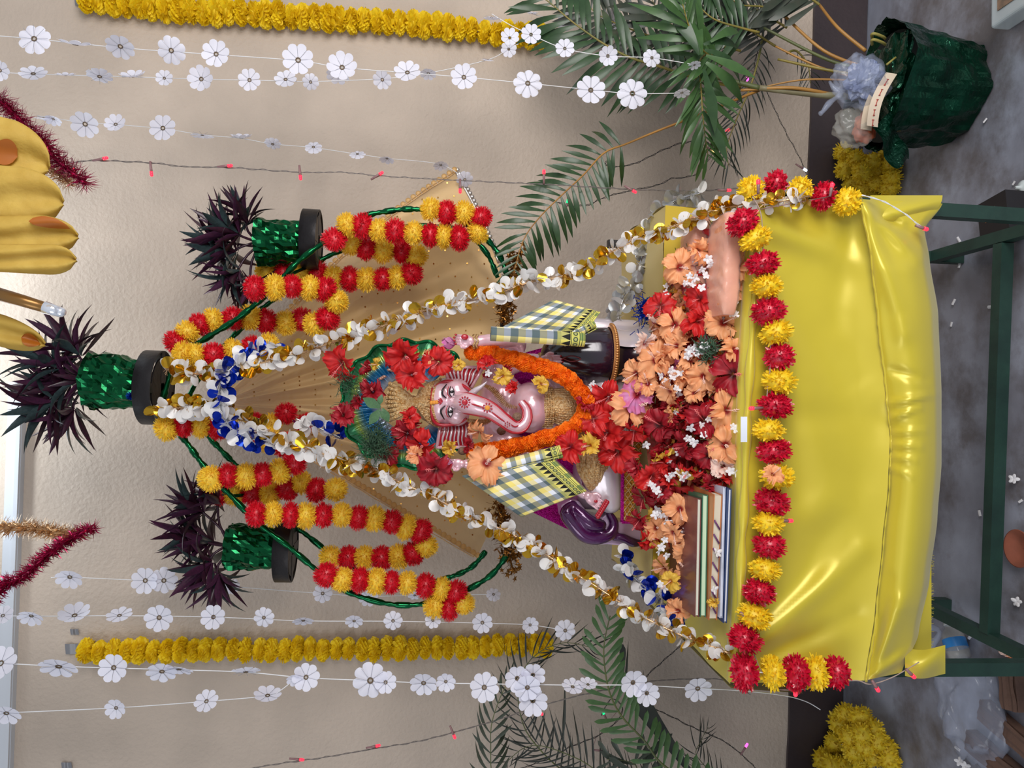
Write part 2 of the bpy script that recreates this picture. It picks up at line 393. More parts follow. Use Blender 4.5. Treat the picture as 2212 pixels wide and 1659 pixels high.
# raised right arm, lower right arm, raised left arm
T(mb, [(1068, 796, 1.985), (1110, 758, 1.96), (1118, 738, 1.93), (1085, 736, 1.90), (1048, 736, 1.885), (1026, 738, 1.88)], [22, 20, 18, 17, 14, 12])
T(mb, [(1075, 800, 1.985), (1120, 785, 1.96), (1150, 778, 1.93), (1168, 778, 1.91)], [22, 19, 15, 12])
T(mb, [(1068, 942, 1.985), (1110, 985, 1.96), (1118, 1010, 1.93), (1080, 1010, 1.90), (1030, 1004, 1.885), (1006, 1002, 1.88)], [22, 20, 18, 16, 13, 11])
T(mb, [(1075, 940, 1.985), (1150, 975, 1.96), (1220, 1030, 1.93), (1262, 1068, 1.90)], [22, 19, 16, 12])
body = build('body', mb, PEARL, st); remesh(body)
def hand(px, py, Y, dirs, palm, fl, mt=PEARL, curl=0.5, flip=1, name='hand'):
    """a hand whose fingers leave the palm along the pixel direction dirs"""
    k = K(Y); d = (P(px+dirs[0], py+dirs[1], Y)-P(px, py, Y)).normalized(); n = Vector((0, -1, 0)); s = d.cross(n).normalized()*flip
    c = P(px, py, Y); g = MB(); Mx = Matrix((s, d, n)).transposed().to_4x4()
    g.ell(c, (palm*0.55*k, palm*0.62*k, palm*0.3*k), 16, 10, Mx)
    g.ell(c-d*palm*0.4*k, (palm*0.42*k, palm*0.4*k, palm*0.3*k), 12, 8, Mx)
    tips = []
    for i, (o, L_) in enumerate(((-0.42, 0.78), (-0.14, 0.95), (0.14, 1.0), (0.42, 0.85))):
        b0 = c+s*o*palm*k+d*palm*0.40*k; L_ = L_*fl*k
        p1 = b0+d*L_*0.42+n*0.003; p2 = b0+d*L_*0.75+n*(0.003+L_*0.18*curl); p3 = b0+d*L_*0.92+n*(L_*0.55*curl)
        pts = catmull([b0-d*palm*0.35*k, b0, p1, p2, p3], 4)
        r0 = palm*0.135*k; rr = [r0*(1-0.35*i_/(len(pts)-1)) for i_ in range(len(pts))]
        g.tube(pts, rr, 9); g.ell(pts[-1], rr[-1], 9, 6); tips.append((pts[-3:], rr[-1]))
    b0 = c-s*palm*0.45*k-d*palm*0.15*k
    pts = catmull([b0+s*palm*0.2*k, b0, b0-s*palm*0.22*k+d*palm*0.28*k+n*0.003, b0-s*palm*0.2*k+d*palm*0.62*k+n*0.006], 4)
    g.tube(pts, [palm*0.16*k*(1-0.02*i) for i in range(len(pts))], 9); g.ell(pts[-1], palm*0.12*k, 9, 6)
    o = build(name, g, mt, st); r_ = o.modifiers.new('remesh', 'REMESH'); r_.mode = 'VOXEL'; r_.voxel_size = 0.0014; r_.use_smooth_shade = True
    sm = o.modifiers.new('smooth', 'SMOOTH'); sm.iterations = 3; sm.factor = 0.5
    g2 = MB()
    for tp, r in tips: g2.tube([tp[0], tp[1], tp[2]], r*1.18, 8); g2.ell(tp[-1], r*1.2, 8, 6)
    build('painted_fingertips', g2, REDP, o); return o
h1 = hand(1008, 736, 1.872, (-1, -0.1), 23, 20, curl=1.4)
g = MB(); g.ell(P(1004, 728, 1.858), (0.007, 0.003, 0.009), 12, 8); build('painted_palm', g, REDP, h1, label='red painted spot on the palm')
hand(1183, 777, 1.892, (1, 0.05), 22, 26, curl=0.25)
hand(990, 1002, 1.872, (-1, 0), 20, 20, curl=1.2)
hand(1278, 1078, 1.885, (0.8, 0.6), 24, 24, curl=0.3)
g = MB()
for i in range(9):
    s = i/8; c = P(1312-20*s, 1085+32*s, 1.868); g.ell(c, (0.0055, 0.0045, 0.0055), 8, 6); g.ell(c+Vector((0.004, 0, 0.004)), (0.004, 0.004, 0.004), 8, 6)
build('red_beads', g, REDP, st, label='row of red beads on the lower hand')
g = MB(); g.ell(P(1287, 1083, 1.862), (0.004, 0.002, 0.005), 10, 6); build('palm_dot', g, REDP, st)
for px, py, Y in ((1030, 738, 1.88), (1024, 738, 1.88), (1012, 1003, 1.88), (1166, 778, 1.908)):
    g = MB(); k = K(Y); c = P(px, py, Y)
    pts = [c+Vector((math.cos(a)*14.5*k, math.sin(a)*14.5*k, 0.002*math.sin(5*a))) for a in [2*PI*i/24 for i in range(25)]]
    g.tube(pts, 0.0026, 6, cap=False); build('bangle', g, GOLD, st)
# lotus buds held up
LOT = mat('lotus_magenta', (188, 24, 134), 0.3, metal=0.2, rgb2=(236, 190, 222), vscale=22, coat=0.4)
for px, py in ((962, 742), (958, 1001)):
    g = MB(); c = P(px+22, py, 1.872)
    for ring, (nn, op, ln) in enumerate(((6, 0.55, 0.030), (5, 0.28, 0.036))):
        for i in range(nn):
            a = 2*PI*i/nn+ring; d = Vector((math.cos(a)*op, math.sin(a)*op, 1)).normalized()
            side = d.cross(Vector((math.cos(a), math.sin(a), 0))).normalized()
            pts = []
            for v in range(5):
                q = v/4; wd = 0.010*math.sin(PI*min(0.98, q*0.86+0.12)); p = c+d*ln*q+Vector((math.cos(a), math.sin(a), 0))*0.006*math.sin(q*2.6)
                pts += [p-side*wd, p+side*wd]
            g.add(pts, [(2*v, 2*v+1, 2*v+3, 2*v+2) for v in range(4)])
    build('lotus_bud', g, LOT, st)
# ears
def ear(quad, Y, name='ear'):
    (a, b, c, d) = quad
    def fn(u, v, off=0.0):
        x = (a[0]*(1-u)+b[0]*u)*(1-v)+(d[0]*(1-u)+c[0]*u)*v; y = (a[1]*(1-u)+b[1]*u)*(1-v)+(d[1]*(1-u)+c[1]*u)*v
        return P(x, y, Y-0.010*math.sin(PI*v)-0.004*math.sin(PI*u)-0.0035*math.sin(u*7*PI)**2*v-off)
    g = MB(); g.grid(lambda u, v: fn(u, v), 42, 10); g.grid(lambda u, v: fn(1-u, v)+Vector((0, 0.012, 0)), 42, 10)
    e = build(name, g, REDP, st); gg = MB()
    for i in range(7):
        u = 0.09+0.82*(i+0.5)/7
        gg = MB(); p = [fn(u+0.02*math.sin(j), 0.10+0.86*j/7, 0.003) for j in range(8)]
        gg.tube(p, [0.0008+0.0017*math.sin(PI*(j+0.6)/8.6)*(1.3-0.6*(i % 2)) for j in range(8)], 7); build('ear_ridge', gg, PEARLW, e)
    gg = MB(); p = [fn(0, j/6, 0.002) for j in range(7)]+[fn(j/8, 1, 0.002) for j in range(1, 9)]+[fn(1, 1-j/6, 0.002) for j in range(1, 7)]
    gg.tube(catmull(p, 2), 0.0042, 8); build('ear_rim', gg, PEARL, e)
ear(((972, 828), (1018, 838), (1044, 793), (958, 793)), 1.945)
ear(((952, 914), (1014, 912), (1020, 966), (944, 966)), 1.945)
# tusk
g = MB(); p = catmull([P(1018, 852, 1.88), P(1028, 843, 1.87), P(1041, 834, 1.865), P(1053, 823, 1.862)], 4)
g.tube(p, [0.0095*(1-0.93*(i/(len(p)-1))**1.4) for i in range(len(p))], 12); build('tusk', g, PEARLW, st)
# painted lines, eyes, brows
def line(pts, r, Y=None, mt=REDP, name='painted_line', n=6, per=6):
    g = MB(); p = catmull([P(*q) for q in pts], per); m_ = len(p)
    g.tube(p, [r*(0.45+0.55*math.sin(PI*(i+0.5)/m_)) for i in range(m_)], n); return build(name, g, mt, st)
k = K(1.85)
for sgn in (-1, 1):
    pts = []
    for i, (x, y, Y) in enumerate(TRUNK[1:], 1):
        a = TRUNK[i-1]; b = TRUNK[min(i+1, len(TRUNK)-1)]; dx, dy = b[0]-a[0], b[1]-a[1]; l = math.hypot(dx, dy)
        r = TRR[i]*0.93; pts.append((x-dy/l*r*sgn, y+dx/l*r*sgn, Y-0.004))
    line(pts, 0.0042)
EYE_W = mat('eye_white', (235, 222, 226), 0.2, coat=0.6); INK = mat('black_ink', (16, 12, 14), 0.35)
def on_face(x, y):  # front depth of the head near the eyes
    return 1.888-0.0*abs(y-868)
for ex, ey in ((976, 847), (973, 890)):
    g = MB(); c = P(ex, ey, 1.8855); g.ell(c, (0.0112, 0.0055, 0.0056), 20, 12); e = build('eye', g, EYE_W, st)
    g = MB(); g.ell(c+Vector((0.001, -0.0048, 0)), (0.0042, 0.0018, 0.0047), 16, 10); build('iris', g, INK, e)
    g = MB(); g.ell(c+Vector((0.003, -0.0068, 0.0022)), (0.0012, 0.0006, 0.0012), 8, 6); build('eye_glint', g, EYE_W, e)
    up = [(ex-2, ey-13, 1.883), (ex-5, ey-5, 1.878), (ex-4.5, ey+5, 1.878), (ex+1, ey+12, 1.883)]
    line(up, 0.0016, mt=INK, name='eyelid_line'); line([(q[0]-4, q[1], q[2]+0.002) for q in up], 0.0013, name='eyelid_line')
    line([(ex+1, ey-12, 1.883), (ex+5.2, ey, 1.879), (ex+1, ey+12, 1.883)], 0.0011, mt=INK, name='eyelid_line')
line([(965, 830, 1.892), (956, 842, 1.884), (956, 852, 1.883), (964, 860, 1.886)], 0.0024, mt=INK, name='eyebrow')
line([(962, 876, 1.886), (953, 885, 1.883), (953, 893, 1.884), (960, 906, 1.892)], 0.0024, mt=INK, name='eyebrow')
line([(934, 838, 1.905), (932, 868, 1.893), (935, 905, 1.905), (950, 918, 1.91), (985, 916, 1.905), (1008, 904, 1.89)], 0.0046)
line([(938, 836, 1.905), (960, 824, 1.91), (985, 826, 1.905), (1008, 838, 1.89), (1018, 846, 1.88)], 0.0046)
OCH = mat('ochre_paste', (226, 150, 52), 0.6)
def daisy(cx, cy, Y, r, n, core, cmt, ang=0):
    g = MB(); c = P(cx, cy, Y); g.ell(c, (core, 0.0022, core), 14, 8); f = build('painted_flower', g, cmt, st)
    g = MB()
    for i in range(n):
        a = ang+2*PI*i/n; d = Vector((math.cos(a), 0, math.sin(a))); p0 = c+d*r*0.62; p1 = c+d*r
        g.tube([p0, (p0+p1)/2+Vector((0, -0.001, 0)), p1], [0.0012, 0.0024, 0.0008], 6)
    build('painted_petals', g, REDP, f)
daisy(1004, 869, 1.826, 0.0150, 12, 0.0072, REDP); daisy(1053, 881, 1.812, 0.0125, 9, 0.0062, OCH, 0.3); daisy(1096, 917, 1.821, 0.0072, 6, 0.0014, REDP)
line([(1014, 871, 1.827), (1030, 876, 1.817), (1044, 880, 1.812)], 0.0022); line([(1062, 890, 1.816), (1077, 902, 1.818), (1090, 911, 1.82)], 0.0022)
line([(1104, 917, 1.822), (1112, 922, 1.825), (1120, 919, 1.828)], 0.0018)
# forehead mark
g = MB(); 
for dx in (0, 6, 12): g.ell(P(932+dx, 870-dx*0.1, 1.888), (0.0055, 0.003, 0.0045), 10, 6)
build('forehead_mark', g, OCH, st)
g = MB()
for a in (-0.9, -0.45, 0, 0.45, 0.9):
    p = P(956, 867, 1.885); d = Vector((math.sin(a), 0, math.cos(a))); g.tube([p, p+d*0.007, p+d*0.012], [0.0012, 0.0019, 0.0006], 6)
build('forehead_mark', g, REDP, st)
# necklaces
for pts in ([(1046, 832, 1.905), (1066, 843, 1.89), (1082, 862, 1.88), (1096, 876, 1.876), (1116, 880, 1.872)], [(1011, 907, 1.905), (1024, 912, 1.895), (1038, 913, 1.885), (1054, 909, 1.88), (1068, 903, 1.876)]):
    g = MB(); p = resample(catmull([P(*q) for q in pts], 6), 26)
    for i, q in enumerate(p):
        t_ = (p[min(i+1, 25)]-p[max(i-1, 0)]).normalized(); w_ = 0.004+0.0055*math.sin(PI*i/25)
        Mx = frame((0, 0, 0), t_, (0, -1, 0)); g.ell(q, (0.0017, w_, 0.0045), 10, 6, Mx)
    build('necklace', g, GOLD, st)
# belt, gold dhoti, legs
g = MB()
for j in range(5):
    for i in range(22):
        s = i/21; c = P(1172+j*5+4*math.sin(PI*s), 838+84*s, 1.895-0.028*math.sin(PI*s)); g.ell(c, (0.0034, 0.003, 0.0034), 7, 5)
build('belt', g, GOLD, st)
g = MB()
for i in range(16):
    s = i/15; a = (s-0.5)*1.5
    g.tube(catmull([P(1190, 845+62*s, 1.90-0.02*math.sin(PI*s)), P(1225, 842+75*s, 1.88-0.02*math.sin(PI*s)), P(1275, 850+60*s, 1.90)], 4), 0.0055, 7)
build('waist_cloth', g, GOLD, st)
g = MB()
for i in range(22):
    s = i/21
    a = P(1216+12*s, 905+18*s, 1.89); b = P(1240+70*s, 965-8*s, 1.872-0.02*math.sin(PI*s)); c = P(1252+62*s, 1025-20*s*s, 1.872-0.022*math.sin(PI*s)); d = P(1276+26*s, 1058-18*s*s, 1.888)
    p = catmull([a, b, c, d], 5); g.tube(p, [0.0034*(0.8+0.4*math.sin(i*1.7+j)) for j in range(len(p))], 6)
build('pleated_drape', g, GOLD, st)
g = MB(); E(g, 1300, 1010, 1.92, 46, 95, 0.05); T(g, [(1290, 960, 1.93), (1305, 1020, 1.91), (1318, 1085, 1.915)], [34, 38, 26]); E(g, 1290, 800, 1.99, 34, 70, 0.05)
E(g, 1300, 880, 1.96, 40, 90, 0.06); o = build('legs', g, PEARLW, st); remesh(o)
# throne: seat, back panel, black bolster, purple scroll arm
g = MB(); g.box((-0.07, 2.02, 1.04), (0.50, 0.14, 0.15)); o = build('throne_seat', g, PEARLW, st); bv = o.modifiers.new('bevel', 'BEVEL'); bv.width = 0.02; bv.segments = 3
g = MB()
def backp(u, v):
    x = 1085+165*v; ya = 775-45*v; yb = 1075+80*v; y = ya+(yb-ya)*u; return P(x, y, 2.045+0.01*math.sin(u*30))
g.grid(backp, 60, 14); g.grid(lambda u, v: backp(1-u, v)+Vector((0, 0.02, 0)), 60, 14)
build('throne_back', g, MAG, st, label='magenta glitter backrest')
k = K(1.90); c = P(1320, 768, 1.905); c.y = 1.945; kk = k
prof = [(2, 150), (16, 146), (34, 136), (46, 118), (54, 92), (59, 60), (62, 30), (63, 8), (61, 0)]
MX = Matrix.Translation(c)
g = MB(); g.lathe([(r*kk*1.02, z*kk) for r, z in prof], MX, 40); bo = build('bolster', g, BLACKG, st, label='glossy black round armrest')
for dx in (-40, -20, 0, 22, 42):
    g = MB(); zz = 66*kk; a = math.atan2(-60, dx*1.0)
    g.ell(c+Vector((math.cos(a)*0.062, math.sin(a)*0.062, zz)), (0.006, 0.003, 0.012), 10, 6); build('armrest_relief', g, BLACKG, bo)
g = MB(); cc = P(1234, 775, 1.868)
g.tube(catmull([cc+Vector((0, 0, 0.022)), cc+Vector((0.007, -0.002, 0)), cc+Vector((0, 0, -0.024)), cc+Vector((-0.007, -0.002, 0)), cc+Vector((0, 0, 0.022))], 5), 0.0012, 6, cap=False)
build('armrest_motif', g, mat('dull_red_line', (120, 40, 42), 0.4), bo)
BEAD = mat('gold_bead_paint', (214, 152, 92), 0.3, metal=0.6)
g = MB(); g.lathe([(64*kk*1.02, 1*kk), (68*kk*1.02, -2*kk), (68*kk*1.02, -9*kk), (64*kk, -12*kk)], MX, 40); rg = build('beaded_ring', g, BEAD, st, label='gold ring of beads')
g = MB(); g.ell((0, 0, 0), (0.0034, 0.004, 0.0046), 8, 6); bm_ = g.mesh('bead', BEAD)
for i in range(40):
    a = PI+PI*(i+0.5)/40; put('bead', bm_, Matrix.Translation(c+Vector((math.cos(a)*68*kk*1.04, math.sin(a)*68*kk*1.04, -5*kk)))@Matrix.Rotation(a+PI/2, 4, 'Z'), rg)
g = MB(); g.lathe([(60*kk, -10*kk), (52*kk, -26*kk), (56*kk, -50*kk), (64*kk, -80*kk), (70*kk, -110*kk)], MX, 40); build('bolster_foot', g, BLACKG, st)
g = MB()
def skirtf(u, v):
    a = -1.25+1.0*u; r = (63-8*math.sin(PI*min(1, v*1.3))+10*v)*kk*1.04; z = -8-(95+6*math.sin(u*7))*v*(0.6+0.4*math.sin(PI*(1-u)*0.6+0.6))
    return c+Vector((math.cos(a)*r, math.sin(a)*r, z*kk+0.0))
g.grid(skirtf, 24, 12); build('bolster_drape', g, PEARLW, st, label='pearl white drape beside the black armrest')
# left scroll arm
g = MB()
OUT = [(1212, 1092), (1216, 1118), (1232, 1142), (1252, 1166), (1278, 1178), (1312, 1176), (1350, 1180), (1386, 1184), (1408, 1182), (1404, 1168), (1380, 1142), (1360, 1128), (1330, 1128), (1322, 1100), (1300, 1118), (1272, 1110), (1250, 1082), (1232, 1080)]
n_ = len(OUT)
front = [P(x, y, 1.925) for x, y in OUT]; back = [p+Vector((0, 0.07, 0)) for p in front]
g.add(front+back, [tuple(range(n_))]+[tuple(range(2*n_-1, n_-1, -1))]+[(i, i+n_, (i+1) % n_+n_, (i+1) % n_) for i in range(n_)])
sc = build('scroll_arm', g, mat('pearl_lilac_paint', (214, 184, 214), 0.25, metal=0.3, coat=0.5), st, smooth=False); bv = sc.modifiers.new('bevel', 'BEVEL'); bv.width = 0.004; bv.segments = 3
g = MB(); T(g, [(1238, 1090, 1.925), (1225, 1108, 1.92), (1240, 1132, 1.915), (1262, 1156, 1.912), (1290, 1162, 1.912), (1318, 1152, 1.915), (1326, 1130, 1.918), (1316, 1110, 1.92)], [10, 17, 17, 16, 15, 14, 11, 8])
T(g, [(1240, 1095, 1.92), (1258, 1115, 1.91), (1276, 1130, 1.905), (1298, 1134, 1.905)], [10, 15, 17, 13]); T(g, [(1318, 1158, 1.92), (1345, 1162, 1.915), (1368, 1172, 1.915), (1386, 1172, 1.915)], [9, 10, 11, 6])
o = build('scroll_relief', g, PURP, sc); remesh(o, 0.003, 4)
# seat cloth: magenta piped edge and gold lattice
LAT = mat('gold_lattice_base', (170, 110, 30), 0.35, metal=0.7, bump=0.6, bscale=200)
g = MB()
def seatf(u, v):
    a = (1339+2*u, 1128-190*u); x = a[0]+(4+44*v*(0.55+0.45*u)); y = a[1]
    return P(x, y, 1.868-0.012*v+0.004*math.sin(u*8))
g.grid(seatf, 30, 10); sl = build('lattice_cloth', g, LAT, st, label='gold lattice cloth with magenta edge')
g = MB()
for d in range(-5, 16):
    for sg in (1, -1):
        pts = []
        for q in range(9):
            v = q/8; u = d/11+sg*v*0.22
            if 0 <= u <= 1: pts.append(seatf(u, v)+Vector((0, -0.002, 0)))
        if len(pts) > 1: g.tube(pts, 0.0013, 5)
build('lattice', g, GOLD, sl)
g = MB(); g.tube([seatf(u/12, 0)+Vector((0, -0.003, 0)) for u in range(13)], 0.0045, 8); g.tube([seatf(0.0, v/6)+Vector((0, -0.003, 0)) for v in range(7)], 0.0035, 8); build('magenta_piping', g, MAG, sl)

# crown: two fans of gold ribs meeting at a waist, with a banded rim
g = MB()
for i in range(12):
    s = (i/11-0.5)*2; z_ = 1-abs(s)
    g.tube(catmull([P(946-12*(1-abs(s)), 872+48*s, 1.898+0.03*abs(s)), P(924-8*z_, 870+38*s, 1.888+0.025*abs(s)), P(902, 868+10*s, 1.89), P(888, 868+7*s, 1.892)], 4), 0.0050, 7)
for i in range(9):
    s = (i/8-0.5)*2
    g.tube(catmull([P(892, 868+6*s, 1.892), P(876, 868+20*s, 1.89), P(856, 868+33*s, 1.895), P(838+7*abs(s), 868+38*s, 1.91)], 4), 0.0052, 7); g.ell(P(836+7*abs(s), 868+39*s, 1.912), 0.0058, 8, 6)
g.ell(P(892, 868, 1.905), (0.016, 0.016, 0.02), 12, 8)
E(g, 925, 868, 1.935, 26, 42, 0.035); E(g, 860, 868, 1.925, 26, 30, 0.02)
cr = build('crown', g, GOLD, st, label='gold glitter turban crown')
g = MB()
for i in range(30):
    s = (i/29-0.5)*2; g.ell(P(951-18*(1-s*s), 870+51*s, 1.893+0.028*s*s), (0.0036, 0.0036, 0.0042), 7, 5)
build('crown_rim', g, GOLD, cr)
# aureole behind the head
def halo_mat():
    M = bpy.data.materials.new('aureole_paint'); M.use_nodes = True; N = M.node_tree.nodes; L = M.node_tree.links; b = N['Principled BSDF']
    a = N.new('ShaderNodeAttribute'); a.attribute_name = 'UVMap'; sx = N.new('ShaderNodeSeparateXYZ'); L.new(a.outputs['Vector'], sx.inputs[0])
    r = N.new('ShaderNodeValToRGB'); L.new(sx.outputs['Y'], r.inputs['Fac']); e = r.color_ramp.elements
    e[0].position = 0.0; e[0].color = lin((210, 225, 235)); e[1].position = 1.0; e[1].color = lin((10, 96, 62))
    for p, cc_ in ((0.25, (20, 120, 185)), (0.48, (24, 118, 160)), (0.66, (150, 168, 60)), (0.80, (30, 130, 70))):
        q = e.new(p); q.color = lin(cc_)
    L.new(r.outputs['Color'], b.inputs['Base Color']); b.inputs['Metallic'].default_value = 0.45; b.inputs['Roughness'].default_value = 0.25; b.inputs['Coat Weight'].default_value = 0.5
    return M
g = MB(); hc = (885, 873); Yh = 2.0
def halo(u, v):
    a = -2.35+4.7*u; sc_ = 1+0.03*math.sin(a*16)*v**3
    r = (62+84*v)*sc_; ex = math.cos(a)*r*1.02; ey = math.sin(a)*r*0.94
    return P(hc[0]-ex, hc[1]+ey, Yh-0.012*math.sin(PI*v)-0.006*v*math.sin(a*16)-0.003*math.sin(a*48)*math.sin(PI*v))
g.grid(halo, 260, 16, uv=True); o = build('aureole', g, halo_mat(), st, label='scalloped blue and green aureole behind the head'); so = o.modifiers.new('solid', 'SOLIDIFY'); so.thickness = 0.008; so.offset = 1
g = MB(); g.tube([halo(i/200, 1.0) for i in range(201)], 0.0045, 6); build('aureole_rim', g, mat('green_foil_paint', (14, 128, 72), 0.2, metal=0.7), o)
g = MB()
for i in range(7):
    c0 = P(822+4*i, 818-8*i*0.4+i*1.0, 1.985) if i < 3 else P(826+i*5, 796+i, 1.985)
    g.ell(c0, (0.004, 0.003, 0.006), 8, 6)
build('aureole_beads', g, mat('pale_copper', (206, 160, 140), 0.35, metal=0.4), o)
for x, y in ((1117, 900), (999, 974), (1083, 931)):
    g = MB(); Yq = 1.84 if y == 900 else 1.90; g.ell(P(x, y, Yq), (0.0105, 0.0105, 0.0115), 16, 10)
    build('clay_bead', g, mat('dry_brown_bead', (134, 104, 84), 0.8, bump=1.0, bscale=120), label={900: 'round brown rough bead beside the curl of the trunk', 974: 'round brown rough bead above the left end of the orange garland', 931: 'round brown rough bead between the trunk and the orange garland'}[y], cat='bead')
# ================================================================== THE ARCH AND ITS PLANTERS
FOIL = mat('green_foil', (8, 74, 40), 0.14, metal=0.85, rgb2=(14, 100, 58), vscale=30, bump=0.12, bscale=30)
FOILD = mat('dark_green_foil', (6, 44, 30), 0.16, metal=0.7, rgb2=(8, 66, 46), vscale=16, bump=0.8, bscale=30)
LEFTP = [(352, 862), (376, 918), (410, 965), (445, 1012), (500, 1072), (560, 1132), (625, 1182), (690, 1236), (760, 1282), (850, 1306), (930, 1302), (1000, 1278), (1060, 1243), (1096, 1198)]
RIGHTP = [(352, 862), (372, 800), (400, 760), (450, 728), (510, 690), (560, 650), (610, 600), (655, 556), (720, 510), (780, 470), (845, 455), (900, 452), (960, 460), (1030, 498), (1075, 545), (1094, 590)]
LEFTB = [(400, 872), (440, 930), (480, 975), (520, 1016), (560, 1065), (590, 1100), (655, 1150), (720, 1200), (790, 1240), (860, 1254), (930, 1256), (980, 1244), (1020, 1224), (1050, 1190)]
RIGHTB = [(400, 872), (440, 800), (500, 730), (560, 672), (620, 624), (680, 570), (760, 530), (840, 496), (920, 488), (1000, 500), (1050, 545), (1075, 600)]
ar = thing('garland_arch', 'leaf-shaped double hoop arch wrapped in green foil behind the statue', 'arch', (0, 2.2, 1.0))
YF_, YBk = 2.12, 2.28
for nm, a, Y in (('front_hoop', LEFTP, YF_), ('front_hoop', RIGHTP, YF_), ('rear_hoop', LEFTB, YBk), ('rear_hoop', RIGHTB, YBk)):
    p = catmull([P(x, y, Y) for x, y in a], 10); mb = MB()
    mb.tube(p, [0.0078+0.0016*math.sin(i*0.9)+0.001*math.sin(i*2.7) for i in range(len(p))], 9); build(nm, mb, FOIL, ar)
for a, b in ((LEFTP[4], LEFTB[4]), (LEFTP[7], LEFTB[7]), (RIGHTP[6], RIGHTB[5]), (RIGHTP[4], RIGHTB[3])):
    mb = MB(); mb.tube([P(*a, YF_), P(*b, YBk)], 0.005, 6); build('cross_tie', mb, FOIL, ar)
mb = MB(); zp = P(1092, 870, 2.2).z
mb.tube([P(1096, 1198, YF_), P(1085, 1110, 2.2), P(1085, 700, 2.2), P(1094, 590, YF_)], 0.007, 8); build('base_bar', mb, IRON, ar)
mb = MB(); px_ = P(1085, 870, 2.2)
mb.tube([(px_.x-0.02, 2.2, 0.965), (px_.x-0.02, 2.2, px_.z)], 0.008, 8); build('upright_rod', mb, IRON, ar)
# star foil tufts at the arch feet
STAR = mat('antique_gold_foil', (150, 98, 34), 0.3, metal=0.8, rgb2=(98, 66, 28), vscale=60)
def star_mesh():
    vs = [(0, 0, 0.2)]
    for i in range(10):
        a = PI*i/5; r = 1 if i % 2 == 0 else 0.42; vs.append((r*math.cos(a), r*math.sin(a), 0))
    return MB().add(vs, [(0, i+1, (i+1) % 10+1) for i in range(10)]).mesh('foil_star', STAR, False)
SM = star_mesh()
for lab, a, b, n_ in (('tuft of brown gold star foil at the right foot of the arch', (1085, 690), (1118, 545), 150), ('tuft of brown gold star foil at the left foot of the arch', (1075, 1090), (1108, 1235), 150)):
    t = thing('star_tinsel', lab, 'tinsel', P(a[0], a[1], 2.13))
    mb = MB(); p = [P(a[0]+(b[0]-a[0])*i/9, a[1]+(b[1]-a[1])*i/9, 2.13) for i in range(10)]; mb.tube(p, 0.003, 5)
    for i in range(160):
        q = p[R.randrange(9)].lerp(p[R.randrange(1, 10)], R.random()*0.1); d = rdir(); mb.tube([q, q+d*R.uniform(0.015, 0.04)], 0.0005, 3, cap=False)
    build('tinsel_core', mb, STAR, t)
    for i in range(n_):
        q = p[0].lerp(p[-1], R.random())+rdir()*R.uniform(0.01, 0.034); put('foil_star', SM, facing(q, rdir()+TOCAM*0.5, R.uniform(0.008, 0.014)), t)

# planters
LEAFP = [mat('purple_leaf', (56, 30, 50), 0.34, rgb2=(74, 34, 62), vscale=25, coat=0.2), mat('grey_green_leaf', (44, 58, 60), 0.3, rgb2=(60, 76, 78), vscale=20, coat=0.3), mat('deep_plum_leaf', (40, 24, 38), 0.35, rgb2=(64, 24, 44), vscale=20)]
def blade(wd, curve, mt, n=7, fold=0.25, twist=0.0, tip=1.0, broad=0.35):
    g = MB(); vs = []
    for i in range(n+1):
        s = i/n; w_ = wd*(math.sin(PI*min(1, (s*0.92+0.08))**0.75)**0.8) if s < 1 else 0.002
        w_ = wd*min(1, s/broad*0.75+0.25)*(1-max(0, (s-broad)/(1-broad))**1.7) if s < 1 else 0.001
        z = -curve*s*s; x = s*(1-0.25*abs(curve)*s); tw = twist*s
        c, q = math.cos(tw), math.sin(tw)
        vs += [(x, -w_*c, z+w_*fold-w_*q), (x, 0, z), (x, w_*c, z+w_*fold+w_*q)]
    fs = []
    for i in range(n):
        b = i*3; fs += [(b, b+1, b+4, b+3), (b+1, b+2, b+5, b+4)]
    g.add(vs, fs); return g.mesh('leaf', mt)
RH = [blade(0.088, cv, LEAFP[i % 3], fold=0.7) for i, cv in enumerate((0.15, 0.3, 0.5, 0.05, 0.4, -0.1))]
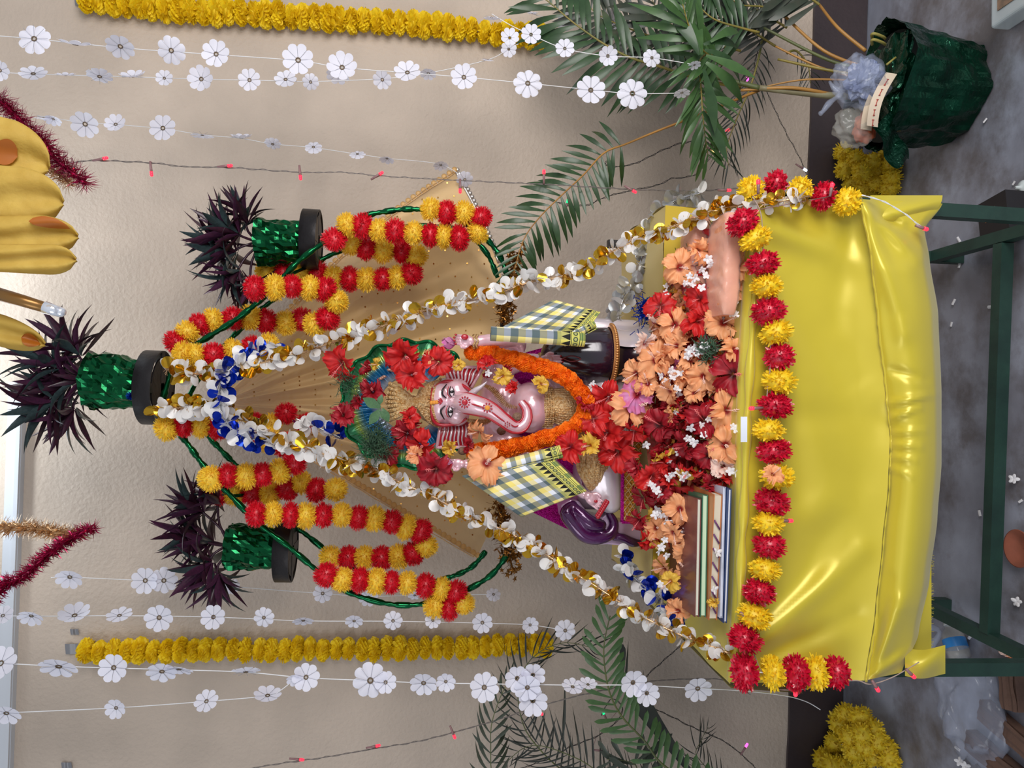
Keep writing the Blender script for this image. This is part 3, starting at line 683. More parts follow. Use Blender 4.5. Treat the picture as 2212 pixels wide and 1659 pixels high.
def planter(lab, base, top, halfw, ring, heads, Y):
    """base/top pixel points on the pot axis, ring = (x0,y0,x1,y1) pixel ends of the iron ring"""
    b = P(base[0], base[1], Y); tp = P(top[0], top[1], Y); ax = (tp-b); h = ax.length; ax.normalize(); k = K(Y)
    t = thing('planter', lab, 'potted plant', b)
    M = frame((0, 0, 0), ax.orthogonal(), ax); M.translation = b
    r = halfw*k; mb = MB()
    def pot(u, v):
        a = 2*PI*u; rr = r*(0.84+0.16*v)+0.012*noise.noise(Vector((math.cos(a)*3.2, math.sin(a)*3.2, v*4+base[0])))+0.008*noise.noise(Vector((math.cos(a)*6, math.sin(a)*6, v*5+base[0])))+0.003*noise.noise(Vector((math.cos(a)*14, math.sin(a)*14, v*10+base[0])))
        return M @ Vector((math.cos(a)*rr, math.sin(a)*rr, h*v))
    mb.grid(pot, 44, 11); build('foil_wrap', mb, FOIL, t, smooth=False)
    mb = MB(); mb.lathe([(0.001, h*0.9), (r*0.93, h*0.92)], M, 24); build('soil', mb, mat('dark_soil', (34, 26, 22), 0.9), t)
    # iron ring
    c = P(ring[0], ring[1], Y); rr = ring[2]*k; Mr = Matrix.Translation(c); hb = ring[3]*k
    mb = MB(); mb.lathe([(rr, 0), (rr, hb), (rr-0.004, hb), (rr-0.004, 0), (rr, 0)], Mr, 40)
    o = build('iron_ring', mb, IRON, t)
    mb = MB(); mb.box(c+Vector((0, 0, 0.003)), (2*rr-0.004, 0.025, 0.004)); mb.box(c+Vector((0, 0, 0.003)), (0.025, 2*rr-0.004, 0.004)); mb.lathe([(0.001, 0.006), (rr*0.8, 0.006), (rr*0.8, 0.002), (0.001, 0.002)], Mr, 30); build('ring_bottom', mb, IRON, o, smooth=False)
    top_c = tp
    for hx, hy, n_, sz, dx, dy in heads:
        hd = P(hx, hy, Y+R.uniform(-0.05, 0.03)); up = (P(hx+dx, hy+dy, Y)-P(hx, hy, Y)).normalized()
        mb = MB(); mb.tube(catmull([top_c-ax*0.02+rv(0.015), top_c.lerp(hd, 0.5)+rv(0.01), hd], 3), 0.0035, 6); build('stem', mb, LEAFP[2], t)
        for i in range(n_):
            a = 2.399*i; el = 0.15+1.25*(1-i/n_)+R.uniform(-0.12, 0.12)
            s1 = up.orthogonal().normalized(); s2 = up.cross(s1)
            rad = s1*math.cos(a)+s2*math.sin(a); d = (up*math.cos(el)+rad*math.sin(el)).normalized()
            put('leaf', RH[R.randrange(6)], frame(hd+d*0.006-up*0.02*(1-i/n_), d, up*1.0-rad*0.3, sz*k*R.uniform(0.75, 1.12)), t)
    return t
tp_ = planter('top planter with purple leaves in crinkled green foil at the arch peak', (304, 826), (194, 822), 57, (352, 838, 76, 34),
        [(140, 830, 34, 108, -1, 0), (165, 760, 26, 100, -0.7, -0.7), (120, 790, 26, 105, -0.8, -0.5), (110, 870, 28, 108, -0.9, 0.35), (155, 890, 26, 92, -0.6, 0.75), (175, 820, 22, 80, -1, 0.1)], 2.17)
planter('right-hand planter with dark purple leaves beside the red bulb string', (655, 522), (556, 524), 49, (690, 518, 62, 33),
        [(505, 500, 34, 92, -1, -0.4), (500, 545, 30, 100, -1, 0), (510, 590, 32, 92, -0.8, 0.7), (530, 470, 26, 78, -0.5, -0.9), (480, 520, 24, 90, -1, -0.1), (540, 610, 22, 70, -0.3, 1)], 2.225)
planter('left-hand planter with dark purple leaves beside the paper flower strings', (596, 1184), (492, 1180), 47, (634, 1188, 66, 32),
        [(450, 1170, 34, 98, -1, 0), (430, 1100, 34, 92, -0.9, -0.5), (450, 1220, 30, 92, -0.8, 0.6), (470, 1080, 26, 86, -0.6, -0.8), (470, 1250, 24, 84, -0.3, 1), (420, 1150, 22, 92, -1, 0.1)], 2.225)
mb = MB(); a_ = P(298, 845, 2.085); mb.grid(lambda u, v: P(291+18*u, 819+36*v, 2.088-0.003*math.sin(v*3)), 4, 6)
build('paper_slip', mb, mat('white_paper', (228, 232, 240), 0.6), label='small white paper slip stuck on the iron ring of the top planter', cat='paper')
mb = MB(); c = P(282, 855, 2.10)
for i in range(120): d = rdir(); mb.tube([c, c+d*0.012], 0.0006, 3, cap=False)
build('blue_tinsel_bow', mb, mat('blue_foil', (10, 60, 180), 0.2, metal=0.8), label='tiny blue tinsel tuft on the foil of the top planter', cat='tinsel')

# ------------------------------------------------------------------ sheer gold cloth behind
def sheer_mat():
    M = bpy.data.materials.new('sheer_gold'); M.use_nodes = True; N = M.node_tree.nodes; L = M.node_tree.links; b = N['Principled BSDF']
    b.inputs['Base Color'].default_value = lin((226, 186, 118)); b.inputs['Roughness'].default_value = 0.4; b.inputs['Metallic'].default_value = 0.15
    tl = N.new('ShaderNodeBsdfTranslucent'); tl.inputs[0].default_value = lin((226, 184, 112)); mx = N.new('ShaderNodeMixShader'); mx.inputs[0].default_value = 0.3
    L.new(b.outputs[0], mx.inputs[1]); L.new(tl.outputs[0], mx.inputs[2])
    tr = N.new('ShaderNodeBsdfTransparent'); tr.inputs[0].default_value = (1, 0.93, 0.8, 1); m2 = N.new('ShaderNodeMixShader'); m2.inputs[0].default_value = 0.42
    L.new(mx.outputs[0], m2.inputs[1]); L.new(tr.outputs[0], m2.inputs[2]); L.new(m2.outputs[0], N['Material Output'].inputs[0]); return M
SH = sheer_mat()
sh = thing('sheer_cloth', 'sheer gold sequinned cloth with scalloped trim stretched behind the arch', 'cloth', P(1100, 870, 2.34))
EDG_R = [(470, 860), (560, 700), (640, 590), (720, 520), (790, 468), (880, 430), (985, 372)]
EDG_R2 = [(985, 372), (1005, 400), (1028, 450), (1060, 520), (1100, 590)]
BOTE = [(985, 372), (1022, 440), (1075, 560), (1100, 680), (1105, 800), (1105, 900), (1100, 1000), (1080, 1100), (1030, 1204)]
EDG_L = [(1030, 1204), (1000, 1160), (960, 1120), (880, 1060), (800, 1020), (730, 990), (660, 950), (580, 900), (480, 880)]
bot = resample([Vector((x, y, 0)) for x, y in BOTE], 61)
def sheer(u, v):
    i = u*60; j = min(int(i), 59); q = bot[j].lerp(bot[j+1], i-j); ax_, ay = 470, 870
    bow = 0
    x = ax_+(q.x-ax_)*v; y = ay+(q.y-ay)*v
    # pull edges outward to follow the photographed outline
    if u < 0.35: y -= (0.35-u)/0.35*70*math.sin(PI*v)*0.75
    return P(x, y, 2.36+0.018*math.sin(u*34+2*math.sin(v*3))*(1-0.55*v)+0.006*math.sin(u*90)*(1-v)+0.006*math.sin(v*7+u*9))
mb = MB(); mb.grid(sheer, 200, 50); build('veil', mb, SH, sh)
SEQ = mat('gold_sequin', (190, 140, 70), 0.2, metal=0.9)
mb = MB(); 
for r_ in range(17):
    for c_ in range(26):
        v = 0.10+0.88*(r_+0.5)/17; u = (c_+0.5*(r_ % 2)+0.3)/26.5
        if u*v < 0.0: continue
        if R.random() > min(1, v*1.5): continue
        p = sheer(min(u, 1), v)+Vector((0, -0.003, 0)); n = (TOCAM+rv(0.12)).normalized(); a = n.orthogonal().normalized(); b = n.cross(a)
        mb.add([p]+[p+(a*math.cos(2*PI*i/8)+b*math.sin(2*PI*i/8))*0.0026 for i in range(8)], [(0, i+1, (i+1) % 8+1) for i in range(8)])
build('sequins', mb, SEQ, sh, smooth=False, kind='stuff')
TRIM = mat('beige_lace', (196, 152, 96), 0.6, rgb2=(220, 182, 128), vscale=60)
for u0 in (0.0, 1.0):
    p = [sheer(u0, v/40)+Vector((0, -0.003, 0)) for v in range(8, 41)]; L_ = resample(p, 42)
    mb = MB(); mb.tube([q+rv(0.0015) for q in L_], 0.0022, 5); mb.tube([q+Vector((0, -0.002, 0.009))+rv(0.0015) for q in L_], 0.0016, 5)
    lace = build('trim', mb, TRIM, sh)
    for i in range(0, 42):
        q = L_[i]; d = (L_[min(i+1, 41)]-L_[max(i-1, 0)]).normalized(); o_ = d.cross(Vector((0, 1, 0)))*(1 if u0 == 0 else 1)
        if u0 == 0: o_ = -o_ if o_.x < 0 else o_
        mb = MB(); c = q+o_*0.008; mb.ell(c, (0.009, 0.002, 0.009), 10, 6); build('scallop', mb, SH, lace)
L_ = resample([sheer(u/20*0.25, 1.0) for u in range(21)], 24); mb = MB(); mb.tube(L_, 0.004, 6)
for q in L_: mb.ell(q+Vector((0.008, 0, -0.004)), (0.007, 0.003, 0.007), 8, 6)
build('bead_trim', mb, mat('silver_bead', (206, 196, 186), 0.2, metal=0.8), sh)

# ================================================================== POMPOM GARLANDS
def pompom_mesh(mt, blades=420, seed=1, wid=0.036, jag=0.15):
    r_ = random.Random(seed); g = MB(); g.ell((0, 0, 0), 0.72, 12, 8)
    vs = []; fs = []
    for i in range(blades):
        z = r_.uniform(-1, 1); a = r_.uniform(0, 2*PI); q = math.sqrt(1-z*z); d = Vector((q*math.cos(a), q*math.sin(a), z))
        s = d.orthogonal().normalized(); s = (Matrix.Rotation(r_.uniform(0, 2*PI), 3, d) @ s)
        L = 1-r_.random()*jag; tip = (d+Vector((r_.uniform(-.22, .22), r_.uniform(-.22, .22), r_.uniform(-.22, .22)))).normalized()*L
        b = d*0.5; m_ = (b+tip)/2+s.cross(d)*r_.uniform(-.05, .05); w_ = wid*r_.uniform(0.6, 1.3)
        o = len(vs); vs += [b-s*w_*0.6, b+s*w_*0.6, m_+s*w_, tip+s*w_*0.4, tip-s*w_*0.5, m_-s*w_]; fs += [(o, o+1, o+2, o+5), (o+5, o+2, o+3, o+4)]
    g.add(vs, fs); return g.mesh('pompom', mt)
RED = mat('red_shred', (232, 20, 46), 0.42, rgb2=(214, 14, 38), vscale=3, coat=0.15, transl=0.15)
RED2 = mat('crimson_shred', (222, 26, 62), 0.3, rgb2=(196, 16, 50), vscale=3, coat=0.3, transl=0.1)
YEL = mat('yellow_shred', (255, 222, 70), 0.5, rgb2=(255, 208, 62), vscale=3, transl=0.2)
YEL2 = mat('lemon_shred', (255, 226, 50), 0.45, rgb2=(252, 212, 40), vscale=3, transl=0.2)
PR = [pompom_mesh(RED, 720, 1), pompom_mesh(RED, 720, 2)]; PY = [pompom_mesh(YEL, 720, 3), pompom_mesh(YEL, 720, 4)]
PR2 = [pompom_mesh(RED2, 520, 5, 0.085, 0.3), pompom_mesh(RED2, 520, 6, 0.085, 0.34)]; PY2 = [pompom_mesh(YEL2, 520, 7, 0.085, 0.36), pompom_mesh(YEL2, 520, 8, 0.085, 0.42)]
STRING = mat('white_thread', (226, 226, 226), 0.7)
def pompoms(lab, pts, Y, r=30, al=23, fancy=False, group='red and yellow pompom garlands'):
    """pts: list of (x, y[, depth]) with the letter r or y first"""
    P3 = [P(q[1], q[2], q[3] if len(q) > 3 else Y) for q in pts]
    t = thing('pompom_garland', lab, 'garland', P3[-1], group)
    mb = MB(); mb.tube(P3, 0.0012, 5); build('string', mb, STRING, t)
    n = len(P3)
    for i, q in enumerate(pts):
        d = (P3[min(i+1, n-1)]-P3[max(i-1, 0)]).normalized(); k = K(P3[i].y)
        me = R.choice((PR2 if fancy else PR) if q[0] == 'r' else (PY2 if fancy else PY))
        s = r*k*R.uniform(0.93, 1.08); s2 = al*k*R.uniform(1.0, 1.25)
        M = frame(P3[i], d.orthogonal(), d, s, s, s2)
        M = M @ Matrix.Rotation(R.uniform(0, 6), 4, 'Z'); put('pompom', me, M, t)
    return t
def alt(c0, xs, Y0=None, Y1=None):
    out = []; c = c0; n = len(xs)
    for i, q in enumerate(xs):
        Y = q[2] if len(q) > 2 else (Y0+(Y1-Y0)*i/max(1, n-1)); out.append((c, q[0], q[1], Y)); c = 'y' if c == 'r' else 'r'
    return out
A = alt('y', [(930, 452), (965, 460), (1002, 460), (1038, 471), (1032, 503), (992, 514), (959, 510), (930, 508), (894, 503), (854, 499), (818, 498), (783, 488), (751, 486), (722, 517)], 2.08, 2.12)
A += alt('y', [(759, 524), (792, 534), (827, 541), (868, 542), (899, 553), (889, 590), (858, 600), (828, 603), (792, 604), (756, 603), (722, 600), (688, 592), (653, 588), (615, 590), (577, 584)], 2.20, 2.28)
pompoms('red and yellow pompom garland looped over the right shoulder of the arch, lowest right loop', A, 2.1)
A = alt('r', [(551, 623), (594, 621), (631, 619), (669, 622), (702, 625), (727, 652), (708, 688), (680, 700)], 2.07, 2.16)
A += alt('r', [(652, 690), (617, 698), (575, 694), (540, 686), (503, 688), (460, 692), (432, 701), (405, 719), (380, 741)], 2.24, 2.12)
pompoms('red and yellow pompom garland loop between the right planter and the arch peak', A, 2.1)
A = alt('y', [(396, 766), (424, 768)], 2.07, 2.07); A[1] = ('y',)+A[1][1:]; A += alt('r', [(461, 768), (503, 757), (545, 752), (580, 748)], 2.08, 2.12)
pompoms('short red and yellow pompom row right of the arch peak, under the top planter', A, 2.1)
A = alt('y', [(359, 925), (398, 916), (435, 918), (473, 922), (509, 930), (545, 940), (580, 950), (612, 960), (645, 972)], 2.08, 2.14)
A += alt('r', [(636, 1001), (604, 1018), (567, 1025), (532, 1029), (492, 1027), (456, 1034)], 2.1, 2.06)
A += alt('r', [(473, 1064), (509, 1064), (546, 1065), (584, 1065), (621, 1055), (652, 1042), (684, 1059), (725, 1057)], 2.22, 2.16)
pompoms('red and yellow pompom garland zigzagging left of the arch peak', A, 2.1)
A = alt('r', [(554, 1111), (590, 1111), (627, 1112), (661, 1114), (698, 1113), (738, 1112), (775, 1118), (809, 1120), (846, 1127), (877, 1139), (909, 1147), (920, 1179), (892, 1196), (861, 1202), (825, 1206), (788, 1204), (753, 1205), (714, 1204)], 2.07, 2.22)
A += alt('r', [(706, 1242), (740, 1252), (778, 1253), (813, 1256), (845, 1258), (880, 1259), (919, 1265), (953, 1273), (984, 1280), (1000, 1302), (970, 1312), (940, 1308)], 2.08, 2.1)
pompoms('long red and yellow pompom garland hooked over the lower left of the arch', A, 2.1)
for lab, pts in (('yellow and red pompom string partly hidden behind the top left loop', [('y', 515, 905), ('r', 548, 912), ('y', 585, 915), ('r', 618, 893), ('r', 660, 915)]),):
    pompoms(lab, [q+(2.27,) for q in pts], 2.27, r=24)
YT = 1.51
A = alt('y', [(1622, 410), (1676, 398), (1728, 410), (1778, 424), (1830, 436)], 1.56, 1.52)
pompoms('pompom row hanging down the right corner of the table', A, YT, 35, 29, True, 'pompom garlands pinned round the table edge')
A = alt('r', [(1604, 480), (1630, 515), (1648, 569), (1656, 618), (1660, 672), (1676, 718), (1684, 770), (1683, 824), (1675, 876), (1660, 929), (1671, 974), (1679, 1030), (1667, 1084), (1660, 1130), (1662, 1178), (1652, 1230), (1640, 1278), (1630, 1330), (1610, 1380)], 1.505, 1.505)
pompoms('long red and yellow pompom garland swagged along the front edge of the table', A, YT, 42, 30, True, 'pompom garlands pinned round the table edge')
A = alt('r', [(1608, 1452), (1668, 1453), (1719, 1453), (1760, 1453), (1806, 1453)], 1.50, 1.50)
pompoms('pompom row hanging down the left corner of the table', A, YT, 44, 29, True, 'pompom garlands pinned round the table edge')

# yellow flower garlands on the wall
def rosette_mesh(mt, n=150, seed=1, wid=0.17, core=0.75, name='marigold'):
    r_ = random.Random(seed); g = MB(); g.ell((0, 0, 0), core, 12, 8)
    for i in range(n):
        z = 1-2*(i+0.5)/n; a = 2.399963*i; q = math.sqrt(1-z*z); d = Vector((q*math.cos(a), q*math.sin(a), z))
        s = (Matrix.Rotation(r_.uniform(-0.9, 0.9), 3, d) @ d.orthogonal().normalized()); up = d.cross(s)
        b = d*core*0.95; t1 = d*r_.uniform(0.92, 1.04)+up*wid*0.7+s*wid*0.9; t2 = d*r_.uniform(0.92, 1.04)+up*wid*0.7-s*wid*0.9; t0 = d*r_.uniform(0.96, 1.08)+up*wid*0.9
        g.add([b-s*wid, b+s*wid, t1, t0, t2], [(0, 1, 2, 3), (0, 3, 4)])
    return g.mesh(name, mt)
YFO = mat('yellow_foam_petal', (252, 226, 36), 0.6, rgb2=(246, 212, 30), vscale=3, transl=0.25)
YF = [rosette_mesh(YFO, 130, s, 0.22, 0.72, 'yellow_flower') for s in (1, 2)]
def flower_rope(lab, pts, Y, r, gap, meshes, name, pname, group=None, squash=0.62, cat='garland'):
    p = pxpath(pts, Y, 10); L = length(p); n = max(2, int(L/(gap*K(p[0].y)))+1); q = resample(p, n)
    t = thing(name, lab, cat, q[-1], group); mb = MB(); mb.tube(p, 0.0015, 5); build('string', mb, STRING, t)
    for i in range(n):
        d = (q[min(i+1, n-1)]-q[max(i-1, 0)]).normalized(); k = K(q[i].y); s = r*k*R.uniform(0.92, 1.08)
        put(pname, R.choice(meshes), frame(q[i]+rv(0.003), d.orthogonal(), d, s, s, s*squash*R.uniform(0.9, 1.1)) @ Matrix.Rotation(R.uniform(0, 6), 4, 'Z'), t)
    return t
flower_rope('yellow flower garland hanging on the wall right of the arch, near the palm', [(188, -3), (300, 12), (420, 24), (560, 30), (700, 40), (850, 48), (1000, 62), (1080, 74), (1170, 80)], 2.565, 27, 25, YF, 'flower_garland', 'yellow_flower', 'yellow garlands on the wall')
flower_rope('yellow flower garland hanging on the wall left of the arch', [(186, 1407), (400, 1405), (650, 1403), (900, 1401), (1060, 1396), (1180, 1392)], 2.565, 25, 26, YF, 'flower_garland', 'yellow_flower', 'yellow garlands on the wall')
TAPE = mat('grey_tape', (128, 128, 132), 0.35, metal=0.2)
for lab, x, y, w1, h1 in (('grey tape tab holding the top of the left yellow garland', 158, 1402, 36, 22), ('small grey tape scrap on the wall above the left yellow garland', 160, 1365, 18, 12), ('grey tape tab holding the top of the right yellow garland', 172, 0, 24, 22), ('small grey tape scrap low on the left of the wall', 143, 1655, 22, 16)):
    mb = MB(); mb.grid(lambda u, v: P(x-w1/2+w1*u+2*v, y-h1/2+h1*v, 2.594-0.003*math.sin(u*7)), 6, 4); build('tape_piece', mb, TAPE, label=lab, cat='tape')

# orange marigold garland round the neck
MG = [rosette_mesh(mat('marigold_orange', (255, 146, 16), 0.65, rgb2=(255, 124, 8), vscale=4, transl=0.15), 240, s, 0.15, 0.8) for s in (11, 12)]
flower_rope('thick orange marigold garland hung round the neck of the statue', [(1020, 762, 1.90), (1050, 764, 1.885), (1100, 773, 1.865), (1150, 787, 1.845), (1200, 803, 1.83), (1240, 828, 1.82), (1262, 858, 1.815), (1262, 892, 1.815), (1240, 922, 1.82), (1205, 940, 1.83), (1160, 953, 1.84), (1110, 964, 1.86), (1060, 974, 1.885), (1024, 978, 1.90)], 1.85, 19, 9.5, MG, 'marigold_garland', 'marigold', squash=0.85)

# ================================================================== SEQUIN GARLANDS
def disc_mesh(name, mt):
    g = MB(); n = 12; vs = [(0.0, 0, 0.08)]+[(0.55*math.cos(2*PI*i/n), 0.55*math.sin(2*PI*i/n), 0.06) for i in range(n)]+[(math.cos(2*PI*i/n), math.sin(2*PI*i/n), 0.10*math.cos(4*PI*i/n)) for i in range(n)]
    g.add([Vector(v)+Vector((1, 0, 0)) for v in vs], [(0, i+1, (i+1) % n+1) for i in range(n)]+[(i+1, i+1+n, (i+1) % n+1+n, (i+1) % n+1) for i in range(n)])
    return g.mesh(name, mt)
WD = disc_mesh('white_disc', mat('pearl_plastic', (236, 234, 232), 0.32, coat=0.3, transl=0.25)); GD = disc_mesh('gold_disc', mat('gold_foil_disc', (206, 160, 46), 0.14, metal=0.9))
BD = disc_mesh('blue_disc', mat('blue_foil_disc', (6, 44, 168), 0.16, metal=0.75)); SD = disc_mesh('silver_disc', mat('silver_film_disc', (188, 188, 186), 0.2, metal=0.6, alpha=0.85))
GT = mat('champagne_tinsel', (214, 178, 136), 0.3, metal=0.7); ST_ = mat('silver_tinsel', (190, 190, 192), 0.25, metal=0.8)
def sequin_garland(lab, pts, Y, kinds, n, tin, rad=26, dr=12.5, group=None, cat='garland'):
    p = pxpath(pts, Y, 10); q = resample(p, 400); t = thing('sequin_garland', lab, cat, q[-1], group)
    mb = MB(); mb.tube(resample(p, 120), 0.0022, 6)
    L = length(p); m_ = int(L*1300)
    for i in range(m_):
        c = q[R.randrange(399)]; d = rdir(); l_ = R.uniform(0.006, 0.019); mb.tube([c, c+d*l_], 0.00045, 3, cap=False)
    build('tinsel_core', mb, tin, t)
    ws = [k for k, w_ in kinds for _ in range(w_)]
    for i in range(n):
        c = q[int((i+R.random())/n*399)]; d = rdir(); d = (d+TOCAM*0.15).normalized(); k = K(c.y)
        s = dr*k*R.uniform(0.85, 1.1); off = R.uniform(0.1, 1.0)*rad*k*0.35
        nrm = (TOCAM*R.uniform(0.3, 1.3)+rdir()*0.8)
        me = R.choice(ws); put(me.name.split('.')[0], me, frame(c+d*off, d, nrm, s), t)
    return t
WG = ((WD, 3), (GD, 2))
sequin_garland('white and gold disc garland running from the arch peak to the left table corner', [(345, 885, 2.04), (420, 880, 2.02), (490, 895, 2.0), (560, 922, 1.99), (640, 960, 1.96), (720, 988, 1.94), (800, 1012, 1.91), (870, 1045, 1.88), (940, 1075, 1.86), (1000, 1110, 1.83), (1080, 1142, 1.8), (1160, 1185, 1.76), (1220, 1226, 1.73), (1280, 1262, 1.7), (1340, 1302, 1.67), (1400, 1338, 1.64), (1460, 1367, 1.61), (1530, 1394, 1.58), (1578, 1412, 1.55)], 1.9, WG, 430, GT, group='white and gold disc garlands')
sequin_garland('white and gold disc garland running from the arch peak to the right table corner', [(360, 798, 2.04), (430, 808, 2.02), (500, 802, 2.0), (560, 785, 1.99), (640, 765, 1.97), (700, 745, 1.95), (790, 717, 1.93), (860, 692, 1.9), (930, 667, 1.88), (1000, 652, 1.86), (1070, 635, 1.84), (1150, 608, 1.82), (1210, 598, 1.8), (1280, 572, 1.77), (1330, 540, 1.74), (1390, 512, 1.71), (1450, 490, 1.68), (1510, 470, 1.64), (1560, 450, 1.6), (1620, 442, 1.55), (1700, 432, 1.51), (1748, 424, 1.50)], 1.9, WG, 440, GT, group='white and gold disc garlands')
sequin_garland('blue and white disc garland hanging across the throat of the arch peak', [(590, 745, 2.02), (540, 765, 2.0), (500, 795, 1.98), (475, 835, 1.97), (480, 885, 1.97), (500, 925, 1.97), (545, 948, 1.98), (600, 955, 2.0)], 1.98, ((WD, 3), (BD, 2)), 120, ST_, group='blue and white disc garlands')
sequin_garland('blue and white disc strand behind the left edge of the aureole', [(640, 905, 2.02), (690, 925, 2.02), (735, 945, 2.02)], 2.02, ((WD, 2), (BD, 2)), 22, ST_)
sequin_garland('silver disc garland over the right rear corner of the table', [(1512, 418, 1.86), (1460, 432, 1.9), (1425, 462, 1.93), (1400, 510, 1.96), (1385, 560, 1.98), (1370, 610, 1.98), (1345, 650, 1.97), (1335, 690, 1.96)], 1.95, ((SD, 4), (WD, 1)), 95, ST_, 30, 13)
sequin_garland('silver and blue disc garland over the left rear corner of the platform', [(1345, 1195, 1.86), (1360, 1235, 1.84), (1395, 1270, 1.8), (1435, 1305, 1.75), (1475, 1350, 1.68)], 1.8, ((WD, 2), (SD, 2), (BD, 3)), 75, ST_, 30, 13)
def crumple(c, r, seed, flat=1.0, n=56, amp=0.28):
    g = MB(); g.ell((0, 0, 0), (1, 1, 1), n, n//2)
    for i, v in enumerate(g.v):
        d = v.normalized(); q = 1+amp*noise.noise(d*2.1+Vector((seed, 0, 0)))+amp*0.45*noise.noise(d*5+Vector((0, seed, 0)))+amp*0.10*abs(noise.noise(d*9+Vector((seed, seed, 0))))
        g.v[i] = Vector(c)+Vector((d.x*r[0], d.y*r[1], d.z*r[2]))*q
    return g
# ================================================================== PAPER FLOWER STRINGS
def paper_flower(n=8, cup=0.12, seed=0):
    r_ = random.Random(seed); vs = []; fs = []; ring = 0.15
    for i in range(n):
        a0 = 2*PI*i/n; a1 = 2*PI*(i+1)/n; z0 = r_.uniform(-0.04, 0.04); o = len(vs); rows = []
        for q in range(4):
            rr = (ring, 0.5, 0.82, 1.0)[q]; sh_ = (1, 0.99, 0.97, 0.70)[q]
            for j in range(5):
                s = j/4; a = a0+(a1-a0)*(0.5+(s-0.5)*sh_); rad = rr*(1-(0.0, 0.0, 0.02, 0.07)[q]*(2*s-1)**2)
                vs.append((rad*math.cos(a), rad*math.sin(a), cup*rr*rr*0.9+z0*rr+0.05*rr*(1-(2*s-1)**2)))
        for q in range(3):
            for j in range(4): b = o+q*5+j; fs.append((b, b+1, b+6, b+5))
    return MB().add(vs, fs).mesh('paper_flower', [PAPER], True)
PAPER = mat('white_flower_paper', (240, 240, 252), 0.6, transl=0.3); PRING = mat('brown_grommet', (96, 78, 58), 0.5)
CREASE = mat('crease_grey', (150, 152, 166), 0.7)
PF = [paper_flower(8, c, i) for i, c in enumerate((0.1, 0.3, -0.15, 0.2))]
g = MB(); g.tube([(0.14*math.cos(2*PI*i/14), 0.14*math.sin(2*PI*i/14), 0.02) for i in range(15)], 0.045, 5, cap=False)
RINGM = g.mesh('grommet', PRING)
g = MB()
for i in range(8):
    a = 2*PI*i/8; g.tube([(0.17*math.cos(a), 0.17*math.sin(a), 0.035), (0.86*math.cos(a), 0.86*math.sin(a), 0.13)], 0.012, 3, cap=False)
CRM = g.mesh('crease', CREASE)
def flower_string(lab, path, Y, flowers, group='white paper flower strings'):
    p = pxpath(path, Y, 8)
    if path[0][0] < 0: p = [Vector((p[0].x, p[0].y, 3.2))]+p
    t = thing('paper_flower_string', lab, 'garland', p[-1], group)
    mb = MB(); mb.tube(p, 0.0011, 5); build('string', mb, STRING, t)
    for q in flowers:
        x, y, r, til = q[:4]; Yq = q[4] if len(q) > 4 else None
        if Yq is None:
            best = min(path, key=lambda w_: abs(w_[0]-x)); Yq = (best[2] if len(best) > 2 else Y)-0.004
        k = K(Yq); c = P(x, y, Yq); n = Vector((R.uniform(-.12, .12), -1, R.uniform(-.1, .1)))
        # tilt: foreshorten along world X (image vertical) by tilting about the vertical string
        ang = math.acos(max(0.12, min(1, til))); sg = R.choice((-1, 1)); n = Matrix.Rotation(ang*sg, 3, 'Z') @ n
        M = facing(c, n, r*k*1.02, R.uniform(0, 1)); f = put('paper_flower', R.choice(PF), M, t); put('grommet', RINGM, M, f); put('crease', CRM, M, f)
    return t
flower_string('white paper flower string highest in the picture corner, nearest the right yellow garland', [(-10, 77), (74, 84), (270, 104), (467, 118), (644, 131), (739, 146), (880, 157), (1002, 167), (1140, 180), (1276, 194), (1366, 202), (1480, 201)], 2.0,
  [(74, 84, 31, 1), (163, 97, 33, .3), (260, 100, 28, .55), (370, 109, 28, .9), (467, 117, 28, 1), (644, 130, 32, 1), (739, 146, 31, 1), (880, 157, 28, .9), (1002, 167, 28, 1), (1140, 180, 31, 1), (1276, 195, 32, 1), (1366, 202, 33, 1), (1473, 200, 18, .25)])
flower_string('white paper flower string next in from the right-hand one, ending among the palm leaves', [(-10, 155), (72, 160), (287, 166), (435, 171), (539, 173), (671, 176), (826, 170), (925, 158), (1054, 129), (1100, 104), (1120, 95)], 2.15,
  [(0, 152, 20, .9), (72, 160, 26, .75), (142, 163, 19, .4), (215, 165, 25, .25), (287, 166, 25, .5), (355, 169, 17, 1), (435, 171, 26, 1), (539, 173, 23, 1), (617, 172, 23, .9), (671, 177, 17, .9), (730, 160, 24, .5), (826, 172, 20, .8), (925, 158, 17, .3), (1054, 129, 14, .4), (1099, 106, 17, .95)])
flower_string('short paper flower string sloping across the right palm fronds', [(1062, 30), (1104, 55), (1147, 75), (1220, 105), (1313, 121), (1408, 125), (1500, 140)], 2.0,
  [(1062, 38, 18, .3), (1101, 82, 20, 1), (1147, 75, 22, 1), (1220, 105, 21, 1), (1313, 121, 21, .95), (1408, 125, 20, 1), (1500, 140, 14, .4)])
flower_string('paper flower string on the wall behind the right palm fronds', [(1150, 30), (1224, 47), (1321, 47), (1420, 46), (1480, 44), (1640, 24)], 2.45,
  [(1150, 30, 12, .5), (1224, 48, 22, .6), (1321, 47, 25, .9), (1480, 44, 20, .8)])
flower_string('faint small paper flower string between the red bulb string and the right pair', [(80, 250), (184, 265), (250, 269), (352, 278), (437, 291), (521, 299), (589, 311), (677, 319), (772, 333), (836, 342), (950, 355), (1004, 386)], 2.35,
  [(95, 255, 18, .3), (115, 257, 16, .4), (184, 268, 27, .8), (250, 269, 21, .95), (352, 277, 27, 1), (437, 292, 23, .2), (521, 298, 22, .35), (589, 311, 17, .5), (677, 318, 18, .8), (772, 333, 17, .7), (836, 342, 16, .3), (952, 356, 16, .3), (1004, 388, 18, .8)])
